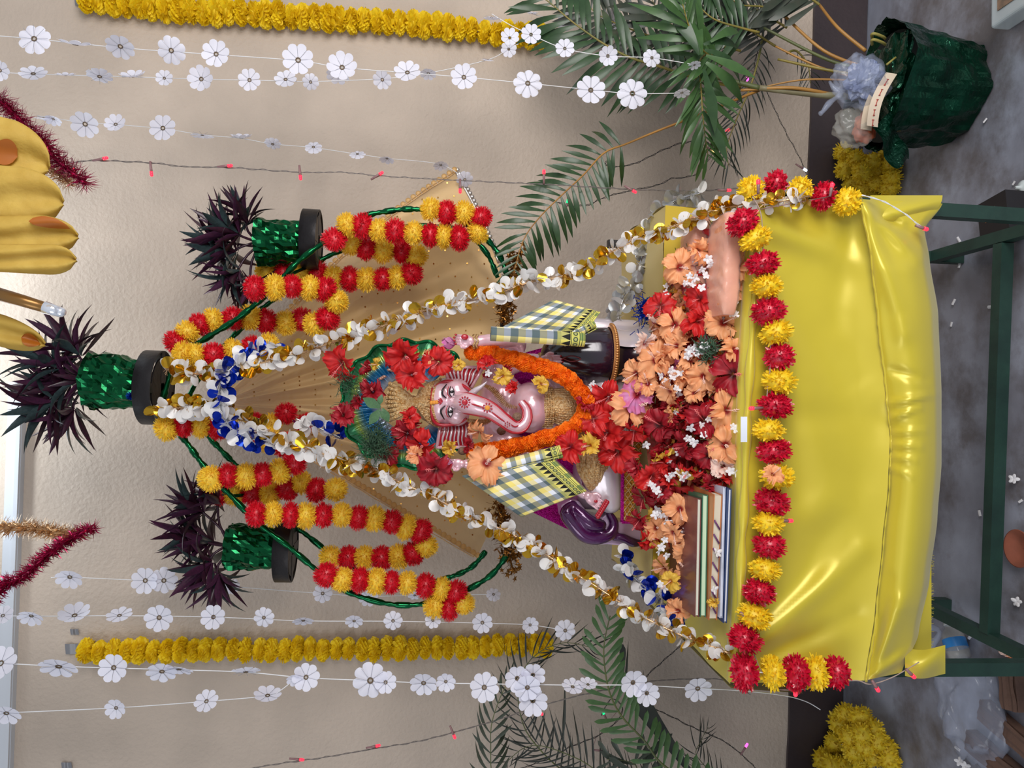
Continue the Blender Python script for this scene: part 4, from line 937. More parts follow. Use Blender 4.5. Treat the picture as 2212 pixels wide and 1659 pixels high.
flower_string('paper flower string passing behind the left planter leaves', [(110, 1248), (151, 1247), (314, 1254), (354, 1255), (501, 1267), (697, 1282), (796, 1288), (896, 1286), (1066, 1284)], 2.4,
  [(151, 1246, 26, .9), (314, 1254, 27, 1), (354, 1254, 27, 1), (501, 1267, 16, .9), (697, 1282, 20, 1), (796, 1290, 20, .95), (896, 1286, 15, .8), (1066, 1284, 16, .7)])
flower_string('paper flower string just right of the left yellow garland, with a free lower end', [(-10, 1329), (68, 1331), (258, 1330), (461, 1333), (655, 1341), (849, 1342), (1042, 1346), (1145, 1350), (1221, 1362)], 2.1,
  [(6, 1330, 20, .7), (68, 1330, 24, .85), (161, 1330, 30, .35), (258, 1330, 25, .4), (344, 1334, 28, 1), (461, 1333, 25, .95), (570, 1334, 21, 1), (655, 1340, 22, .65), (765, 1341, 19, .8), (849, 1341, 20, 1), (935, 1340, 17, 1), (1042, 1345, 22, 1), (1145, 1350, 18, 1), (1221, 1362, 23, 1)])
flower_string('paper flower string just left of the left yellow garland, reaching the table corner', [(-10, 1432), (127, 1439), (246, 1443), (387, 1447), (531, 1452), (660, 1464), (800, 1470), (915, 1475), (1046, 1477), (1237, 1480), (1367, 1480), (1507, 1487), (1600, 1492, 1.62), (1690, 1502, 1.6), (1740, 1515, 1.6), (1772, 1533, 1.6)], 1.75,
  [(2, 1433, 33, .85), (127, 1439, 37, .7), (246, 1442, 29, 1), (350, 1450, 30, .85), (387, 1445, 28, .6), (531, 1451, 29, .6), (661, 1463, 28, .9), (638, 1466, 18, .8), (800, 1470, 37, 1), (833, 1474, 23, .95), (915, 1475, 29, .95), (963, 1472, 21, 1), (1046, 1485, 31, .95), (1117, 1465, 28, 1), (1151, 1458, 27, 1), (1151, 1513, 32, 1), (1139, 1485, 29, 1, 1.735), (1237, 1484, 24, .35), (1270, 1479, 20, .25), (1367, 1474, 30, 1), (1397, 1497, 27, 1), (1507, 1487, 31, .95)])
flower_string('leftmost paper flower string, slanting into its neighbour', [(-10, 1543), (14, 1540), (251, 1529), (446, 1515), (578, 1503), (605, 1492), (638, 1466)], 1.9,
  [(14, 1540, 29, .85), (251, 1529, 21, 1), (446, 1515, 24, .75), (578, 1503, 28, .3)])

# ================================================================== BULB STRINGS
WIREG = mat('clear_grey_wire', (112, 104, 100), 0.4); WIREB = mat('black_wire', (20, 18, 20), 0.45)
BRED = mat('red_bulb', (255, 40, 60), 0.25, emit=2.2); BWH = mat('cool_white_bulb', (190, 220, 255), 0.25, emit=4); BGR = mat('green_bulb', (20, 210, 120), 0.25, emit=2); BPK = mat('pink_bulb', (255, 90, 200), 0.25, emit=2); BWM = mat('warm_bulb', (255, 214, 130), 0.25, emit=2.5)
SOCK = mat('bulb_socket', (140, 104, 104), 0.35)
def bulb_string(lab, path, Y, bulbs, wire, tw=0.0022, group='bulb strings'):
    p = pxpath(path, Y, 8); n = int(length(p)/0.005); q = resample(p, max(n, 8)); t = thing('bulb_string', lab, 'string lights', q[-1], group)
    for s in (0, PI):
        mb = MB(); mb.tube([c+Vector((math.cos(i*0.55+s), 0.4*math.sin(i*0.55+s), math.sin(i*0.55+s)))*tw*(0.6+0.5*math.sin(i*0.05+s)) for i, c in enumerate(q)], 0.0010, 4); build('wire', mb, wire, t)
    for b in bulbs:
        x, y, dx, dy, m_ = b[:5]; c = P(x, y, b[5] if len(b) > 5 else Y-0.006); near = min(q, key=lambda w_: (w_-c).length)
        d = (P(x+dx, y+dy, c.y)-P(x, y, c.y)).normalized(); k = K(c.y)
        mb = MB(); mb.tube([c-d*24*k, c-d*8*k, c-d*3*k], [0.0028, 0.0036, 0.0036], 8)
        if (near-(c-d*24*k)).length < 0.2: mb.tube([c-d*24*k, near], 0.0009, 4)
        so = build('socket', mb, SOCK, t)
        mb = MB(); mb.tube([c-d*3*k, c+d*3*k], 0.0042, 10); mb.ell(c+d*4*k, 0.0043, 10, 6); build('bulb', mb, m_, so)
bulb_string('grey wire of red bulbs running down right of the arch to the table', [(150, 352), (180, 348), (226, 347), (330, 352), (400, 360), (497, 362), (650, 372), (740, 372), (822, 380), (960, 388), (1000, 390), (1174, 398), (1369, 409), (1500, 412), (1600, 408), (1625, 425, 1.7)], 2.1,
  [(226, 342, 1, -.2, BRED), (327, 374, .1, 1, BRED), (495, 358, 1, -.1, BRED), (649, 382, .1, 1, BRED), (822, 375, .8, -.5, BRED), (994, 411, 0, 1, BRED), (1175, 373, 0, -1, BRED), (1369, 413, .7, .4, BRED), (1573, 411, 1, 0, BRED), (160, 367, .2, 1, BRED)], WIREG)
bulb_string('grey wire of red bulbs low on the left of the wall', [(530, 1662), (600, 1650), (700, 1636), (815, 1616), (900, 1602), (980, 1582), (1080, 1553), (1151, 1530), (1240, 1505), (1300, 1492), (1400, 1472), (1560, 1468), (1620, 1500)], 2.3,
  [(650, 1641, 1, .1, BRED), (815, 1611, 1, -.2, BRED), (981, 1590, .4, 1, BRED), (1168, 1540, .7, .7, BRED)], WIREG)
bulb_string('grey wire of red bulbs tucked into the pompoms along the table edge', [(1625, 425), (1645, 470), (1650, 600), (1665, 760), (1655, 880), (1660, 1000), (1672, 1100), (1660, 1200), (1640, 1300), (1622, 1380), (1660, 1475), (1719, 1490), (1840, 1470), (1880, 1478), (1930, 1462), (1985, 1430)], 1.505,
  [(1625, 882, -1, .05, BRED), (1706, 1125, 1, 0, BRED), (1616, 1337, .6, .5, BRED), (1638, 395, 0, -1, BRED), (1797, 402, .2, -1, BRED), (1718, 1497, .1, 1, BRED), (1895, 1488, .5, .8, BRED), (1972, 1460, .6, .6, BRED)], mat('clear_wire', (176, 156, 146), 0.3), 0.0006)
bulb_string('white wire end with one red bulb at the right cloth tail', [(1860, 421), (1900, 432), (1940, 452), (1975, 478), (1992, 490)], 1.50, [(1998, 494, .9, .3, BRED)], STRING, 0.0016)
bulb_string('black wire with green and warm bulbs below the drooping palm frond', [(1178, 428), (1230, 444), (1270, 442), (1310, 425), (1370, 410), (1420, 400), (1450, 386), (1500, 378), (1530, 345), (1540, 322), (1520, 305), (1470, 310), (1420, 330), (1380, 350), (1340, 360), (1308, 356), (1315, 345)], 2.42,
  [(1226, 436, .3, -1, BGR), (1538, 325, .8, .5, BWM), (1573, 281, -.7, .5, BRED)], WIREB, 0.003)
bulb_string('black wire with one cool white bulb on the wall below the right palm', [(1600, 40), (1640, 90), (1630, 140), (1655, 195), (1680, 250), (1705, 300), (1722, 330), (1738, 365), (1746, 392)], 2.5, [(1738, 366, .5, .3, BWH), (1615, 170, 0, 1, BPK)], WIREB, 0.0025)
bulb_string('black wire with pink and green bulbs on the wall at lower left', [(1470, 1395), (1430, 1430), (1395, 1462), (1360, 1500), (1385, 1520), (1420, 1534), (1455, 1550), (1490, 1568), (1530, 1585), (1565, 1602), (1600, 1628), (1635, 1662)], 2.5, [(1612, 1611, .6, -1, BPK), (1303, 1540, -.3, -.6, BGR, 2.46)], WIREB, 0.0025)
bulb_string('black wire looping through the left palm fronds', [(1120, 1662), (1180, 1640), (1235, 1612), (1290, 1590), (1330, 1560), (1345, 1530), (1320, 1510), (1300, 1545)], 2.45, [(1302, 1622, 1, .1, mat('unlit_bulb', (40, 60, 80), 0.3))], WIREB, 0.0025)

# ================================================================== PALMS
PG = [mat('palm_green', (38, 66, 34), 0.38, rgb2=(54, 84, 46), vscale=6, coat=0.15, transl=0.15), mat('palm_green_light', (62, 96, 50), 0.38, rgb2=(74, 108, 56), vscale=6, coat=0.15, transl=0.2), mat('palm_green_dark', (40, 54, 38), 0.45, rgb2=(58, 62, 48), vscale=5, coat=0.1), mat('palm_dark_silhouette', (30, 36, 30), 0.5, rgb2=(42, 46, 36), vscale=5)]
RACH = mat('palm_rachis', (150, 128, 56), 0.45, rgb2=(92, 100, 44), vscale=10); RACHO = mat('orange_petiole', (178, 130, 62), 0.45, rgb2=(150, 104, 46), vscale=9); RACHG = mat('green_petiole', (96, 104, 56), 0.5, rgb2=(74, 82, 50), vscale=9)
LM = {}
for mi in range(4):
    LM[mi] = [blade(w_, cv, PG[mi], n=8, fold=0.22, broad=0.5) for w_, cv in ((0.066, 0.15), (0.072, 0.4), (0.064, 0.8))]
LB = {mi: [blade(w_, cv, PG[mi], n=8, fold=0.2, broad=0.8) for w_, cv in ((0.095, 0.1), (0.105, 0.3))] for mi in range(4)}
LT = {mi: [blade(w_, cv, PG[mi], n=10, fold=0.3, broad=0.3) for w_, cv in ((0.028, 0.35), (0.024, 0.8))] for mi in range(4)}
def frond(t, path, Y, n, L, ang=55, mi=0, start=0.2, lib=LM, rm=RACH, r0=0.004, droop=0.25, sides=(1, -1), endL=0.45, wob=10, startL=0.75, facing_=None):
    p = pxpath(path, Y, 8); q = resample(p, 101)
    mb = MB(); mb.tube(q[::2], [r0*(1-0.75*i/50) for i in range(51)], 7); rc = build('frond', mb, rm, t)
    nrm = (facing_ or TOCAM)
    for i in range(n):
        s = start+(1-start)*(i+0.5)/n; j = min(int(s*100), 99); c = q[j].lerp(q[j+1], s*100-j); d = (q[min(j+2, 100)]-q[max(j-2, 0)]).normalized()
        side = d.cross(nrm).normalized(); k = K(c.y); f = (i+0.5)/n
        ln = L*k*(startL+(1-startL)*math.sin(PI*min(1, f*1.25)/2)) if f < 0.5 else L*k*(1-(1-endL)*((f-0.5)/0.5)**2)
        for sd in sides:
            a = math.radians(ang*(1-0.35*f)+R.uniform(-wob, wob)*0.5)
            dd = (d*math.cos(a)+side*sd*math.sin(a)+Vector((0, 0, -droop*0.4))+nrm*R.uniform(-0.1, 0.25)).normalized()
            put('leaflet', R.choice(lib[mi]), frame(c, dd, nrm+side*sd*0.25+Vector((0, 0, 0.15)), ln*R.uniform(0.9, 1.1)), rc)
    return rc
gp = P(2010, 196, 2.10); 
rp = thing('potted_palm', 'tall potted palm in dark green foil on the floor right of the table', 'potted plant', (gp.x, 2.10, 0))
# stems
for a, b, c, r, m_ in (((1900, 207, 2.12), (1800, 207, 2.14), (1640, 190, 2.18), 0.012, mat('pale_palm_stem', (150, 146, 116), 0.5, rgb2=(110, 96, 62), vscale=9)), ((1640, 190, 2.18), (1560, 170, 2.2), (1510, 160, 2.2), 0.008, RACHG), ((1880, 150, 2.11), (1790, 130, 2.14), (1650, 60, 2.2), 0.0055, RACHG), ((1880, 150, 2.11), (1780, 110, 2.14), (1690, 30, 2.2), 0.0055, RACHO),
                       ((1870, 110, 2.11), (1810, 60, 2.14), (1770, 10, 2.2), 0.0055, RACHO), ((1870, 165, 2.11), (1780, 150, 2.14), (1680, 128, 2.2), 0.005, RACH), ((1860, 170, 2.11), (1770, 145, 2.15), (1675, 100, 2.2), 0.004, RACHO), ((1800, 205, 2.14), (1710, 190, 2.15), (1600, 195, 2.2), 0.006, RACHO), ((1860, 175, 2.11), (1740, 172, 2.15), (1640, 190, 2.2), 0.0032, RACHO)):
    mb = MB(); p = catmull([P(*a), P(*b), P(*c)], 8); mb.tube(p, [r*(1-0.3*i/(len(p)-1)) for i in range(len(p))], 9); build('stem', mb, m_, rp)
frond(rp, [(1600, 190), (1500, 168), (1420, 142), (1360, 124), (1300, 92), (1240, 50), (1190, 8), (1140, -30)], 2.22, 26, 135, 62, 0, 0.12, r0=0.0055, endL=0.7)
frond(rp, [(1640, 195, 2.2), (1510, 248, 2.15), (1420, 283, 2.15), (1350, 312, 2.15), (1305, 330, 2.15), (1260, 378, 2.13), (1215, 420, 2.12), (1165, 470, 2.1), (1130, 520, 2.08), (1110, 590, 2.06)], 2.15, 24, 92, 68, 0, 0.47, rm=RACHO, r0=0.0045, endL=0.55, startL=0.9, droop=0.1)
frond(rp, [(1600, 150, 2.15), (1540, 120, 2.1), (1513, 130, 2.08), (1515, 200, 2.06), (1520, 270, 2.06), (1530, 340, 2.1)], 2.1, 20, 105, 50, 1, 0.25, r0=0.004, endL=0.6)
frond(rp, [(1600, 110), (1530, 90), (1460, 60), (1420, 20), (1400, -20)], 2.28, 18, 120, 60, 2, 0.1, endL=0.6)
frond(rp, [(1640, 70), (1600, 60), (1540, 40), (1500, 0), (1480, -40)], 2.2, 16, 130, 62, 0, 0.1)
frond(rp, [(1560, 140, 2.1), (1520, 110, 2.02), (1490, 60, 1.98), (1475, 10, 1.95), (1465, -30, 1.95)], 2.0, 14, 125, 38, 1, 0.05, lib=LM, endL=0.8)
frond(rp, [(1650, 60), (1640, 120), (1620, 190), (1590, 260), (1570, 320), (1575, 360)], 2.32, 20, 80, 48, 3, 0.1, lib=LT, endL=0.8)
frond(rp, [(1690, 30), (1650, 15), (1600, 10), (1560, -15)], 2.25, 12, 110, 60, 2, 0.05)
frond(rp, [(1675, 100), (1610, 60), (1570, 50), (1540, 20)], 2.3, 14, 90, 60, 3, 0.1)
frond(rp, [(1770, 10), (1740, -10), (1700, -25)], 2.15, 8, 120, 60, 2, 0.0, lib=LB)
frond(rp, [(1700, 115), (1720, 110), (1745, 140), (1750, 180)], 2.2, 7, 60, 60, 3, 0.2, lib=LT)
frond(rp, [(1500, 150), (1440, 90), (1380, 70), (1290, 30), (1250, -20)], 2.4, 20, 110, 60, 2, 0.15, endL=0.6)
frond(rp, [(1700, 60), (1650, 30), (1600, 0)], 2.38, 12, 90, 62, 3, 0.0)
# broad leaves close to the camera
for x, y, Y, dx, dy, ln, mi in ((1515, 118, 1.98, -0.1, -1, 130, 1), (1512, 118, 1.98, -0.6, -1, 150, 0), (1535, 90, 1.96, 1, -0.65, 120, 1), (1520, 96, 1.97, 1, -0.25, 120, 0), (1522, 108, 1.95, 1, 0.25, 130, 0), (1525, 120, 1.95, 1, 0.45, 125, 1), (1525, 135, 1.95, 1, 0.75, 140, 1), (1520, 150, 1.95, 0.2, 1, 150, 0), (1530, 210, 1.96, 1, 0.2, 90, 1), (1518, 240, 1.97, 0.5, 1, 130, 0)):
    k = K(Y); d = (P(x+dx, y+dy, Y)-P(x, y, Y)).normalized()
    put('leaf', R.choice(LM[mi]), frame(P(x, y, Y), d+TOCAM*0.2, TOCAM+rv(0.3), ln*k, ln*k*1.5), rp)
# pot wrapped in dark foil, open wavy collar
mb = MB(); base_c = Vector((gp.x, 2.10, 0.0)); rt = 0.165
def pot2(u, v):
    a = 2*PI*u; z = 0.005+0.235*v; rr = (0.140+0.03*v)+0.018*noise.noise(Vector((math.cos(a)*2.2, math.sin(a)*2.2, v*2.2)))+0.010*noise.noise(Vector((math.cos(a)*7, math.sin(a)*7, v*5)))
    if v > 0.85: rr += (v-0.85)*0.06; z += (0.018*math.sin(a*3+2.6)+0.03*max(0, -math.sin(a)))*(v-0.85)/0.15
    return base_c+Vector((math.cos(a)*rr, math.sin(a)*rr, z))
mb.grid(pot2, 72, 22); build('foil_wrap', mb, FOILD, rp, smooth=False)
mb = MB(); mb.lathe([(0.001, 0.225), (0.155, 0.215)], Matrix.Translation(base_c), 28); build('soil', mb, mat('pot_dark', (16, 20, 17), 0.9), rp)
build('crumpled_filling', crumple(Vector((gp.x, 2.08, 0.225)), (0.12, 0.11, 0.03), 77, amp=0.5), FOILD, rp, smooth=False)
mb = MB()
def flap(u, v):
    q = P(1880+40*u+60*v, 250+100*u+14*math.sin(v*5), 1.99); return q+Vector((0, 0.03*v+0.01*math.sin(u*9+v*4), 0))
mb.grid(flap, 12, 10); build('foil_flap', mb, FOILD, rp, smooth=False)
mb = MB()
for dy in (-9, 4): mb.tube(catmull([P(1884, 92+dy, 2.01), P(1883, 84+dy, 1.99), P(1890, 82+dy, 1.98), P(1906, 88+dy, 1.99), P(1912, 92+dy, 2.01)], 5), 0.004, 7)
mb.tube([P(1915, 140, 1.99), P(1935, 124, 1.99)], 0.003, 6)
build('raffia_loop', mb, mat('raffia', (150, 140, 70), 0.7), label='bent raffia loops resting on the collar of the palm pot', cat='twine')

# left palm (its pot stands outside the picture)
lp = thing('palm_plant', 'palm fronds spreading in from the lower left of the wall', 'plant', (-1.45, 2.3, 0))
mb = MB(); mb.lathe([(0.001, 0.0), (0.11, 0.0), (0.15, 0.28), (0.14, 0.28), (0.13, 0.25), (0.001, 0.25)], Matrix.Translation((-1.45, 2.3, 0)), 28); build('pot', mb, FOILD, lp)
frond(lp, [(1800, 1760, 2.3), (1600, 1740, 2.25), (1445, 1662, 2.2), (1392, 1600, 2.2), (1345, 1550, 2.2), (1318, 1500, 2.18), (1306, 1440, 2.16), (1305, 1390, 2.15), (1318, 1330, 2.15)], 2.2, 27, 66, 66, 1, 0.38, lib=LB, rm=RACHG, r0=0.006, endL=0.9, startL=0.95, droop=0)
frond(lp, [(1800, 1760, 2.3), (1500, 1760, 2.35), (1260, 1690, 2.4), (1150, 1600, 2.4), (1120, 1520, 2.4), (1125, 1460, 2.4), (1160, 1412, 2.4), (1220, 1388, 2.4), (1280, 1400, 2.4)], 2.4, 34, 88, 60, 3, 0.45, lib=LT, rm=RACHG, r0=0.004, endL=0.7, droop=0.3)
frond(lp, [(1800, 1760, 2.3), (1400, 1720, 2.35), (1250, 1640, 2.38), (1150, 1610, 2.4), (1090, 1650, 2.4)], 2.4, 26, 95, 62, 3, 0.45, lib=LT, rm=RACHG, r0=0.004, droop=0.1)
frond(lp, [(1800, 1760, 2.3), (1300, 1760, 2.3), (1090, 1720, 2.3), (1060, 1600, 2.3), (1075, 1520, 2.3), (1110, 1450, 2.3)], 2.3, 24, 70, 60, 2, 0.5, lib=LM, rm=RACHG, r0=0.004)
frond(lp, [(1800, 1760, 2.3), (1620, 1730, 2.35), (1510, 1640, 2.4), (1515, 1600, 2.4), (1530, 1570, 2.4)], 2.4, 14, 60, 52, 3, 0.55, lib=LT, rm=RACHG, r0=0.003)
frond(lp, [(1800, 1760, 2.3), (1560, 1760, 2.3), (1400, 1700, 2.3), (1370, 1650, 2.3), (1310, 1640, 2.3)], 2.3, 10, 85, 60, 2, 0.55, lib=LB, rm=RACHG, r0=0.004)
for x, y, Y, dx, dy, ln, mi, lib in ((1490, 1665, 2.32, -0.75, -1, 250, 3, 0), (1345, 1470, 2.32, 0.0, -1, 80, 3, 0), (1350, 1480, 2.3, 0.1, -1, 95, 3, 1), (1400, 1560, 2.33, -0.1, -1, 110, 3, 1), (1380, 1640, 2.25, 1, -0.7, 95, 2, 0), (1215, 1600, 2.3, 0.1, -1, 130, 3, 1)):
    k = K(Y); d = (P(x+dx, y+dy, Y)-P(x, y, Y)).normalized(); put('leaf', (LB if lib == 0 else LT)[mi][0], frame(P(x, y, Y), d, TOCAM+rv(0.3), ln*k), lp)

# ================================================================== TOWELS
def towel_mat(name):
    M = bpy.data.materials.new(name); M.use_nodes = True; N = M.node_tree.nodes; L = M.node_tree.links; b = N['Principled BSDF']; b.inputs['Roughness'].default_value = 0.85
    a = N.new('ShaderNodeAttribute'); a.attribute_name = 'UVMap'; sx = N.new('ShaderNodeSeparateXYZ'); L.new(a.outputs['Vector'], sx.inputs[0])
    def math_(op, x, y=None, z=None):
        n = N.new('ShaderNodeMath'); n.operation = op
        for i, q in enumerate((x, y, z)):
            if q is None: continue
            if isinstance(q, (int, float)): n.inputs[i].default_value = q
            else: L.new(q, n.inputs[i])
        return n.outputs[0]
    def mix(f, c1, c2, mode='MIX'):
        n = N.new('ShaderNodeMixRGB'); n.blend_type = mode
        for i, q in ((0, f), (1, c1), (2, c2)):
            if isinstance(q, (int, float)): n.inputs[i].default_value = q
            elif isinstance(q, tuple): n.inputs[i].default_value = lin(q)
            else: L.new(q, n.inputs[i])
        return n.outputs[0]
    U = sx.outputs['X']; V = sx.outputs['Y']
    def band(t, n, lo, hi, ph=0.0):
        f = math_('FRACT', math_('ADD', math_('MULTIPLY', t, n), ph)); return math_('MULTIPLY', math_('GREATER_THAN', f, lo), math_('LESS_THAN', f, hi))
    # stripes both ways: green-blue dark, yellow, white
    gu = band(U, 3.4, 0.0, 0.36, 0.15); gv = band(V, 4.4, 0.0, 0.36, 0.1); yu = band(U, 3.4, 0.36, 0.70, 0.15); yv = band(V, 4.4, 0.36, 0.70, 0.1)
    c = mix(1.0, (236, 240, 248), (236, 240, 248)); c = mix(math_('MULTIPLY', yu, 0.6), c, (246, 222, 70)); c = mix(math_('MULTIPLY', yv, 0.6), c, (246, 222, 70))
    c = mix(math_('MULTIPLY', gu, 0.66), c, (8, 62, 88)); c = mix(math_('MULTIPLY', gv, 0.66), c, (6, 58, 46))
    # printed border at V > 0.80: ochre ground, black teeth, medallion band
    bd = math_('GREATER_THAN', V, 0.84); tooth = math_('LESS_THAN', math_('MULTIPLY', math_('ABSOLUTE', math_('SUBTRACT', math_('FRACT', math_('MULTIPLY', U, 11.0)), 0.5)), 2.0), math_('DIVIDE', math_('SUBTRACT', V, 0.74), 0.10))
    teeth = math_('MULTIPLY', tooth, math_('MULTIPLY', math_('GREATER_THAN', V, 0.74), math_('LESS_THAN', V, 0.84)))
    near = math_('MULTIPLY', math_('GREATER_THAN', V, 0.70), 0.45); c = mix(near, c, (226, 220, 90))
    c = mix(teeth, c, (24, 26, 22)); c = mix(bd, c, (228, 222, 112))
    fu = math_('SUBTRACT', math_('FRACT', math_('MULTIPLY', U, 13.0)), 0.5); fv = math_('MULTIPLY', math_('SUBTRACT', V, 0.895), 16.0)
    dd = math_('ADD', math_('MULTIPLY', fu, fu), math_('MULTIPLY', fv, fv)); med = math_('LESS_THAN', dd, 0.16); inner = math_('LESS_THAN', dd, 0.06)
    mb2 = math_('MULTIPLY', math_('GREATER_THAN', V, 0.865), math_('LESS_THAN', V, 0.925)); c = mix(math_('MULTIPLY', mb2, 0.35), c, (60, 84, 50)); c = mix(math_('MULTIPLY', med, mb2), c, (52, 66, 54)); c = mix(math_('MULTIPLY', inner, mb2), c, (176, 180, 110))
    for p in (0.852, 0.94, 0.965): c = mix(math_('LESS_THAN', math_('ABSOLUTE', math_('SUBTRACT', V, p)), 0.004), c, (50, 60, 40))
    c = mix(math_('MULTIPLY', math_('MULTIPLY', gu, math_('GREATER_THAN', V, 0.94)), 0.7), c, (60, 110, 70))
    L.new(c, b.inputs['Base Color'])
    n2 = N.new('ShaderNodeTexNoise'); n2.inputs['Scale'].default_value = 300; bp = N.new('ShaderNodeBump'); bp.inputs['Strength'].default_value = 0.25; bp.inputs['Distance'].default_value = 0.004
    L.new(n2.outputs['Fac'], bp.inputs['Height']); L.new(bp.outputs['Normal'], b.inputs['Normal']); return M
TW = towel_mat('checked_towel')
def towel(lab, fn, nu, nv, rolls):
    mb = MB(); mb.grid(fn, nu, nv, uv=True); t = thing('checked_towel', lab, 'towel', fn(0.5, 0.5), 'checked towels')
    o = build('towel_sheet', mb, TW, t); s = o.modifiers.new('solid', 'SOLIDIFY'); s.thickness = 0.0022; s.offset = 1
    for r in rolls:
        mb = MB(); mb.grid(r, 40, 30, uv=True); o = build('towel_roll', mb, TW, t); s = o.modifiers.new('solid', 'SOLIDIFY'); s.thickness = 0.0018; s.offset = 1
def quad(a, b, c, d, Yf):
    def fn(u, v):   # a top-left (v0,u0), b (v1,u0), c (v1,u1), d (v0,u1); v runs along the towel towards its printed border
        x = (a[0]*(1-v)+b[0]*v)*(1-u)+(d[0]*(1-v)+c[0]*v)*u; y = (a[1]*(1-v)+b[1]*v)*(1-u)+(d[1]*(1-v)+c[1]*v)*u
        return P(x, y, Yf(u, v))
    return fn
YL = lambda u, v: 1.80-0.022*math.sin(PI*u)-0.012*math.sin(PI*v)+0.004*math.sin(u*9+v*3)
lt = quad((998, 1028), (1178, 975), (1267, 1060), (1126, 1116), YL)
def rollf(f0, f1, r0, turns, spin, axis_dir):
    """a rolled edge: a spiral tube whose axis runs from f0 to f1"""
    ax = (f1-f0); d = ax.normalized(); s = Vector((0, -1, 0)); s = (s-d*s.dot(d)).normalized(); o = d.cross(s)
    def fn(u, v):
        a = spin+2*PI*turns*u; r = r0*(1-0.55*u); return f0+ax*v+(s*math.cos(a)+o*math.sin(a))*r
    return fn
towel('green, white and yellow checked towel over the left shoulder of the statue', lt, 60, 60,
      [rollf(P(1075, 1010, 1.79), P(1212, 974, 1.785), 0.0155, 1.8, 0.6, 1)])
YR = lambda u, v: 1.80-0.010*math.sin(PI*u)-0.006*math.sin(v*5)
rt_ = quad((1058, 721), (1255, 733), (1297, 674), (1196, 647), YR)
towel('green, white and yellow checked towel over the raised right arm of the statue', rt_, 60, 60,
      [rollf(P(1060, 722, 1.795), P(1262, 735, 1.79), 0.019, 1.8, 2.4, 1), rollf(P(1215, 738, 1.80), P(1285, 700, 1.80), 0.012, 1.3, 1.0, 1)])

# ================================================================== BOOKS AND BUNDLES
BC = [('blue magazine lying lowest in the stack of books', (44, 66, 112), (226, 228, 236), 0.008, (0, 0)), ('white booklet with dark blue back second from the bottom of the book stack', (200, 205, 222), (236, 238, 244), 0.006, (0.003, 0.004)),
      ('orange and violet covered book in the middle of the stack', (188, 112, 62), (214, 204, 182), 0.019, (-0.004, 0.006)), ('thin green edged book under the maroon one', (60, 110, 84), (196, 220, 186), 0.013, (-0.012, 0.022)), ('maroon covered book on top of the stack, strewn with flowers', (112, 60, 56), (214, 214, 196), 0.010, (-0.016, 0.022))]
z = 0.868
b0 = PZ(1597, 1372, 0.87); b1 = PZ(1592, 1062, 0.87)
for i, (lab, cv, pg, th, off) in enumerate(BC):
    w_ = 0.285-0.008*i; d_ = 0.215-0.010*i; c = Vector(((b0.x+b1.x)/2+off[0]+0.002, 1.565+d_/2+off[1]*1.2+0.002*i, z)); rot = (0.0, 0.03, -0.02, 0.05, 0.045)[i]; Mz = Matrix.Rotation(rot, 4, 'Z')
    t = thing('book', lab, 'book', c, 'books and magazines on the table')
    cm = mat('book_cover_%s' % lab.split()[0], cv, 0.4, coat=0.3, vary=0.12, vscale=14); pm = mat('book_pages_%s' % lab.split()[0], pg, 0.8)
    mb = MB(); mb.box(c+Vector((0, 0, th/2)), (w_-0.006, d_-0.006, th-0.003), Mz)
    build('pages', mb, pm, t, smooth=False)
    mb = MB(); mb.box(c+Vector((0, 0, 0.001)), (w_, d_, 0.0016), Mz); mb.box(c+Vector((0, 0, th-0.001)), (w_, d_, 0.0016), Mz); mb.box(c+Mz@Vector((0, d_/2, th/2)), (w_, 0.0016, th), Mz)
    build('cover', mb, cm, t, smooth=False)
    if i == 2:
        mb = MB()
        for q in range(7): mb.tube([c+Mz@Vector((-0.12+0.03*q, -d_/2-0.0005, 0.003)), c+Mz@Vector((-0.10+0.03*q, -d_/2-0.0005, th-0.003))], 0.0018, 4)
        build('cover_print', mb, mat('violet_print', (110, 56, 110), 0.5), t, label='violet stripes printed on the cover edge')
    z += th+0.0012
ZB_ = z
PEACH = mat('peach_cloth', (232, 158, 116), 0.45, rgb2=(222, 140, 100), vscale=20, bump=0.3, bscale=40); FILM = mat('clear_film', (240, 240, 245), 0.08, trans=0.0, alpha=0.16, coat=0.8)
for lab, x, y, Y, sx_, sz_ in (('lower peach cloth bundle in clear film at the right end of the table', 1566, 575, 1.60, 0.215, 0.042), ('upper peach cloth bundle in clear film behind the lower one', 1500, 575, 1.72, 0.22, 0.05)):
    c = P(x, y, Y); c.z = 0.866+sz_/2+0.002 if Y < 1.65 else 0.866+sz_/2+0.02; t = thing('cloth_bundle', lab, 'package', c-Vector((0, 0, sz_/2)), 'peach bundles')
    def bun(u, v, gsc=1.0, c=c, sx_=sx_, sz_=sz_):
        a = 2*PI*v; e = 0.42; X = (u-0.5)*sx_; rz = sz_/2*gsc*(1-abs(2*u-1)**6*0.35); ry = 0.05*gsc*(1-abs(2*u-1)**8*0.2)
        cs, sn = math.cos(a), math.sin(a); return c+Vector((X, ry*math.copysign(abs(cs)**e, cs), rz*math.copysign(abs(sn)**e, sn)+0.0012*math.sin(u*47+v*13)*math.sin(v*9)+0.006*abs(noise.noise(Vector((u*6+v*3, v*7, Y*9))))))
    mb = MB(); mb.grid(lambda u, v: bun(u, v), 50, 28)
    for u in (0, 1): mb.add([bun(u, v/16) for v in range(16)], [tuple(range(16))])
    build('folded_cloth', mb, PEACH, t)
    mb = MB(); mb.grid(lambda u, v: bun(u, v, 1.06)+Vector((0.004*(u-0.5), 0, 0.003*noise.noise(Vector((u*14, v*9, Y*50))))), 60, 40); build('film_wrap', mb, FILM, t)

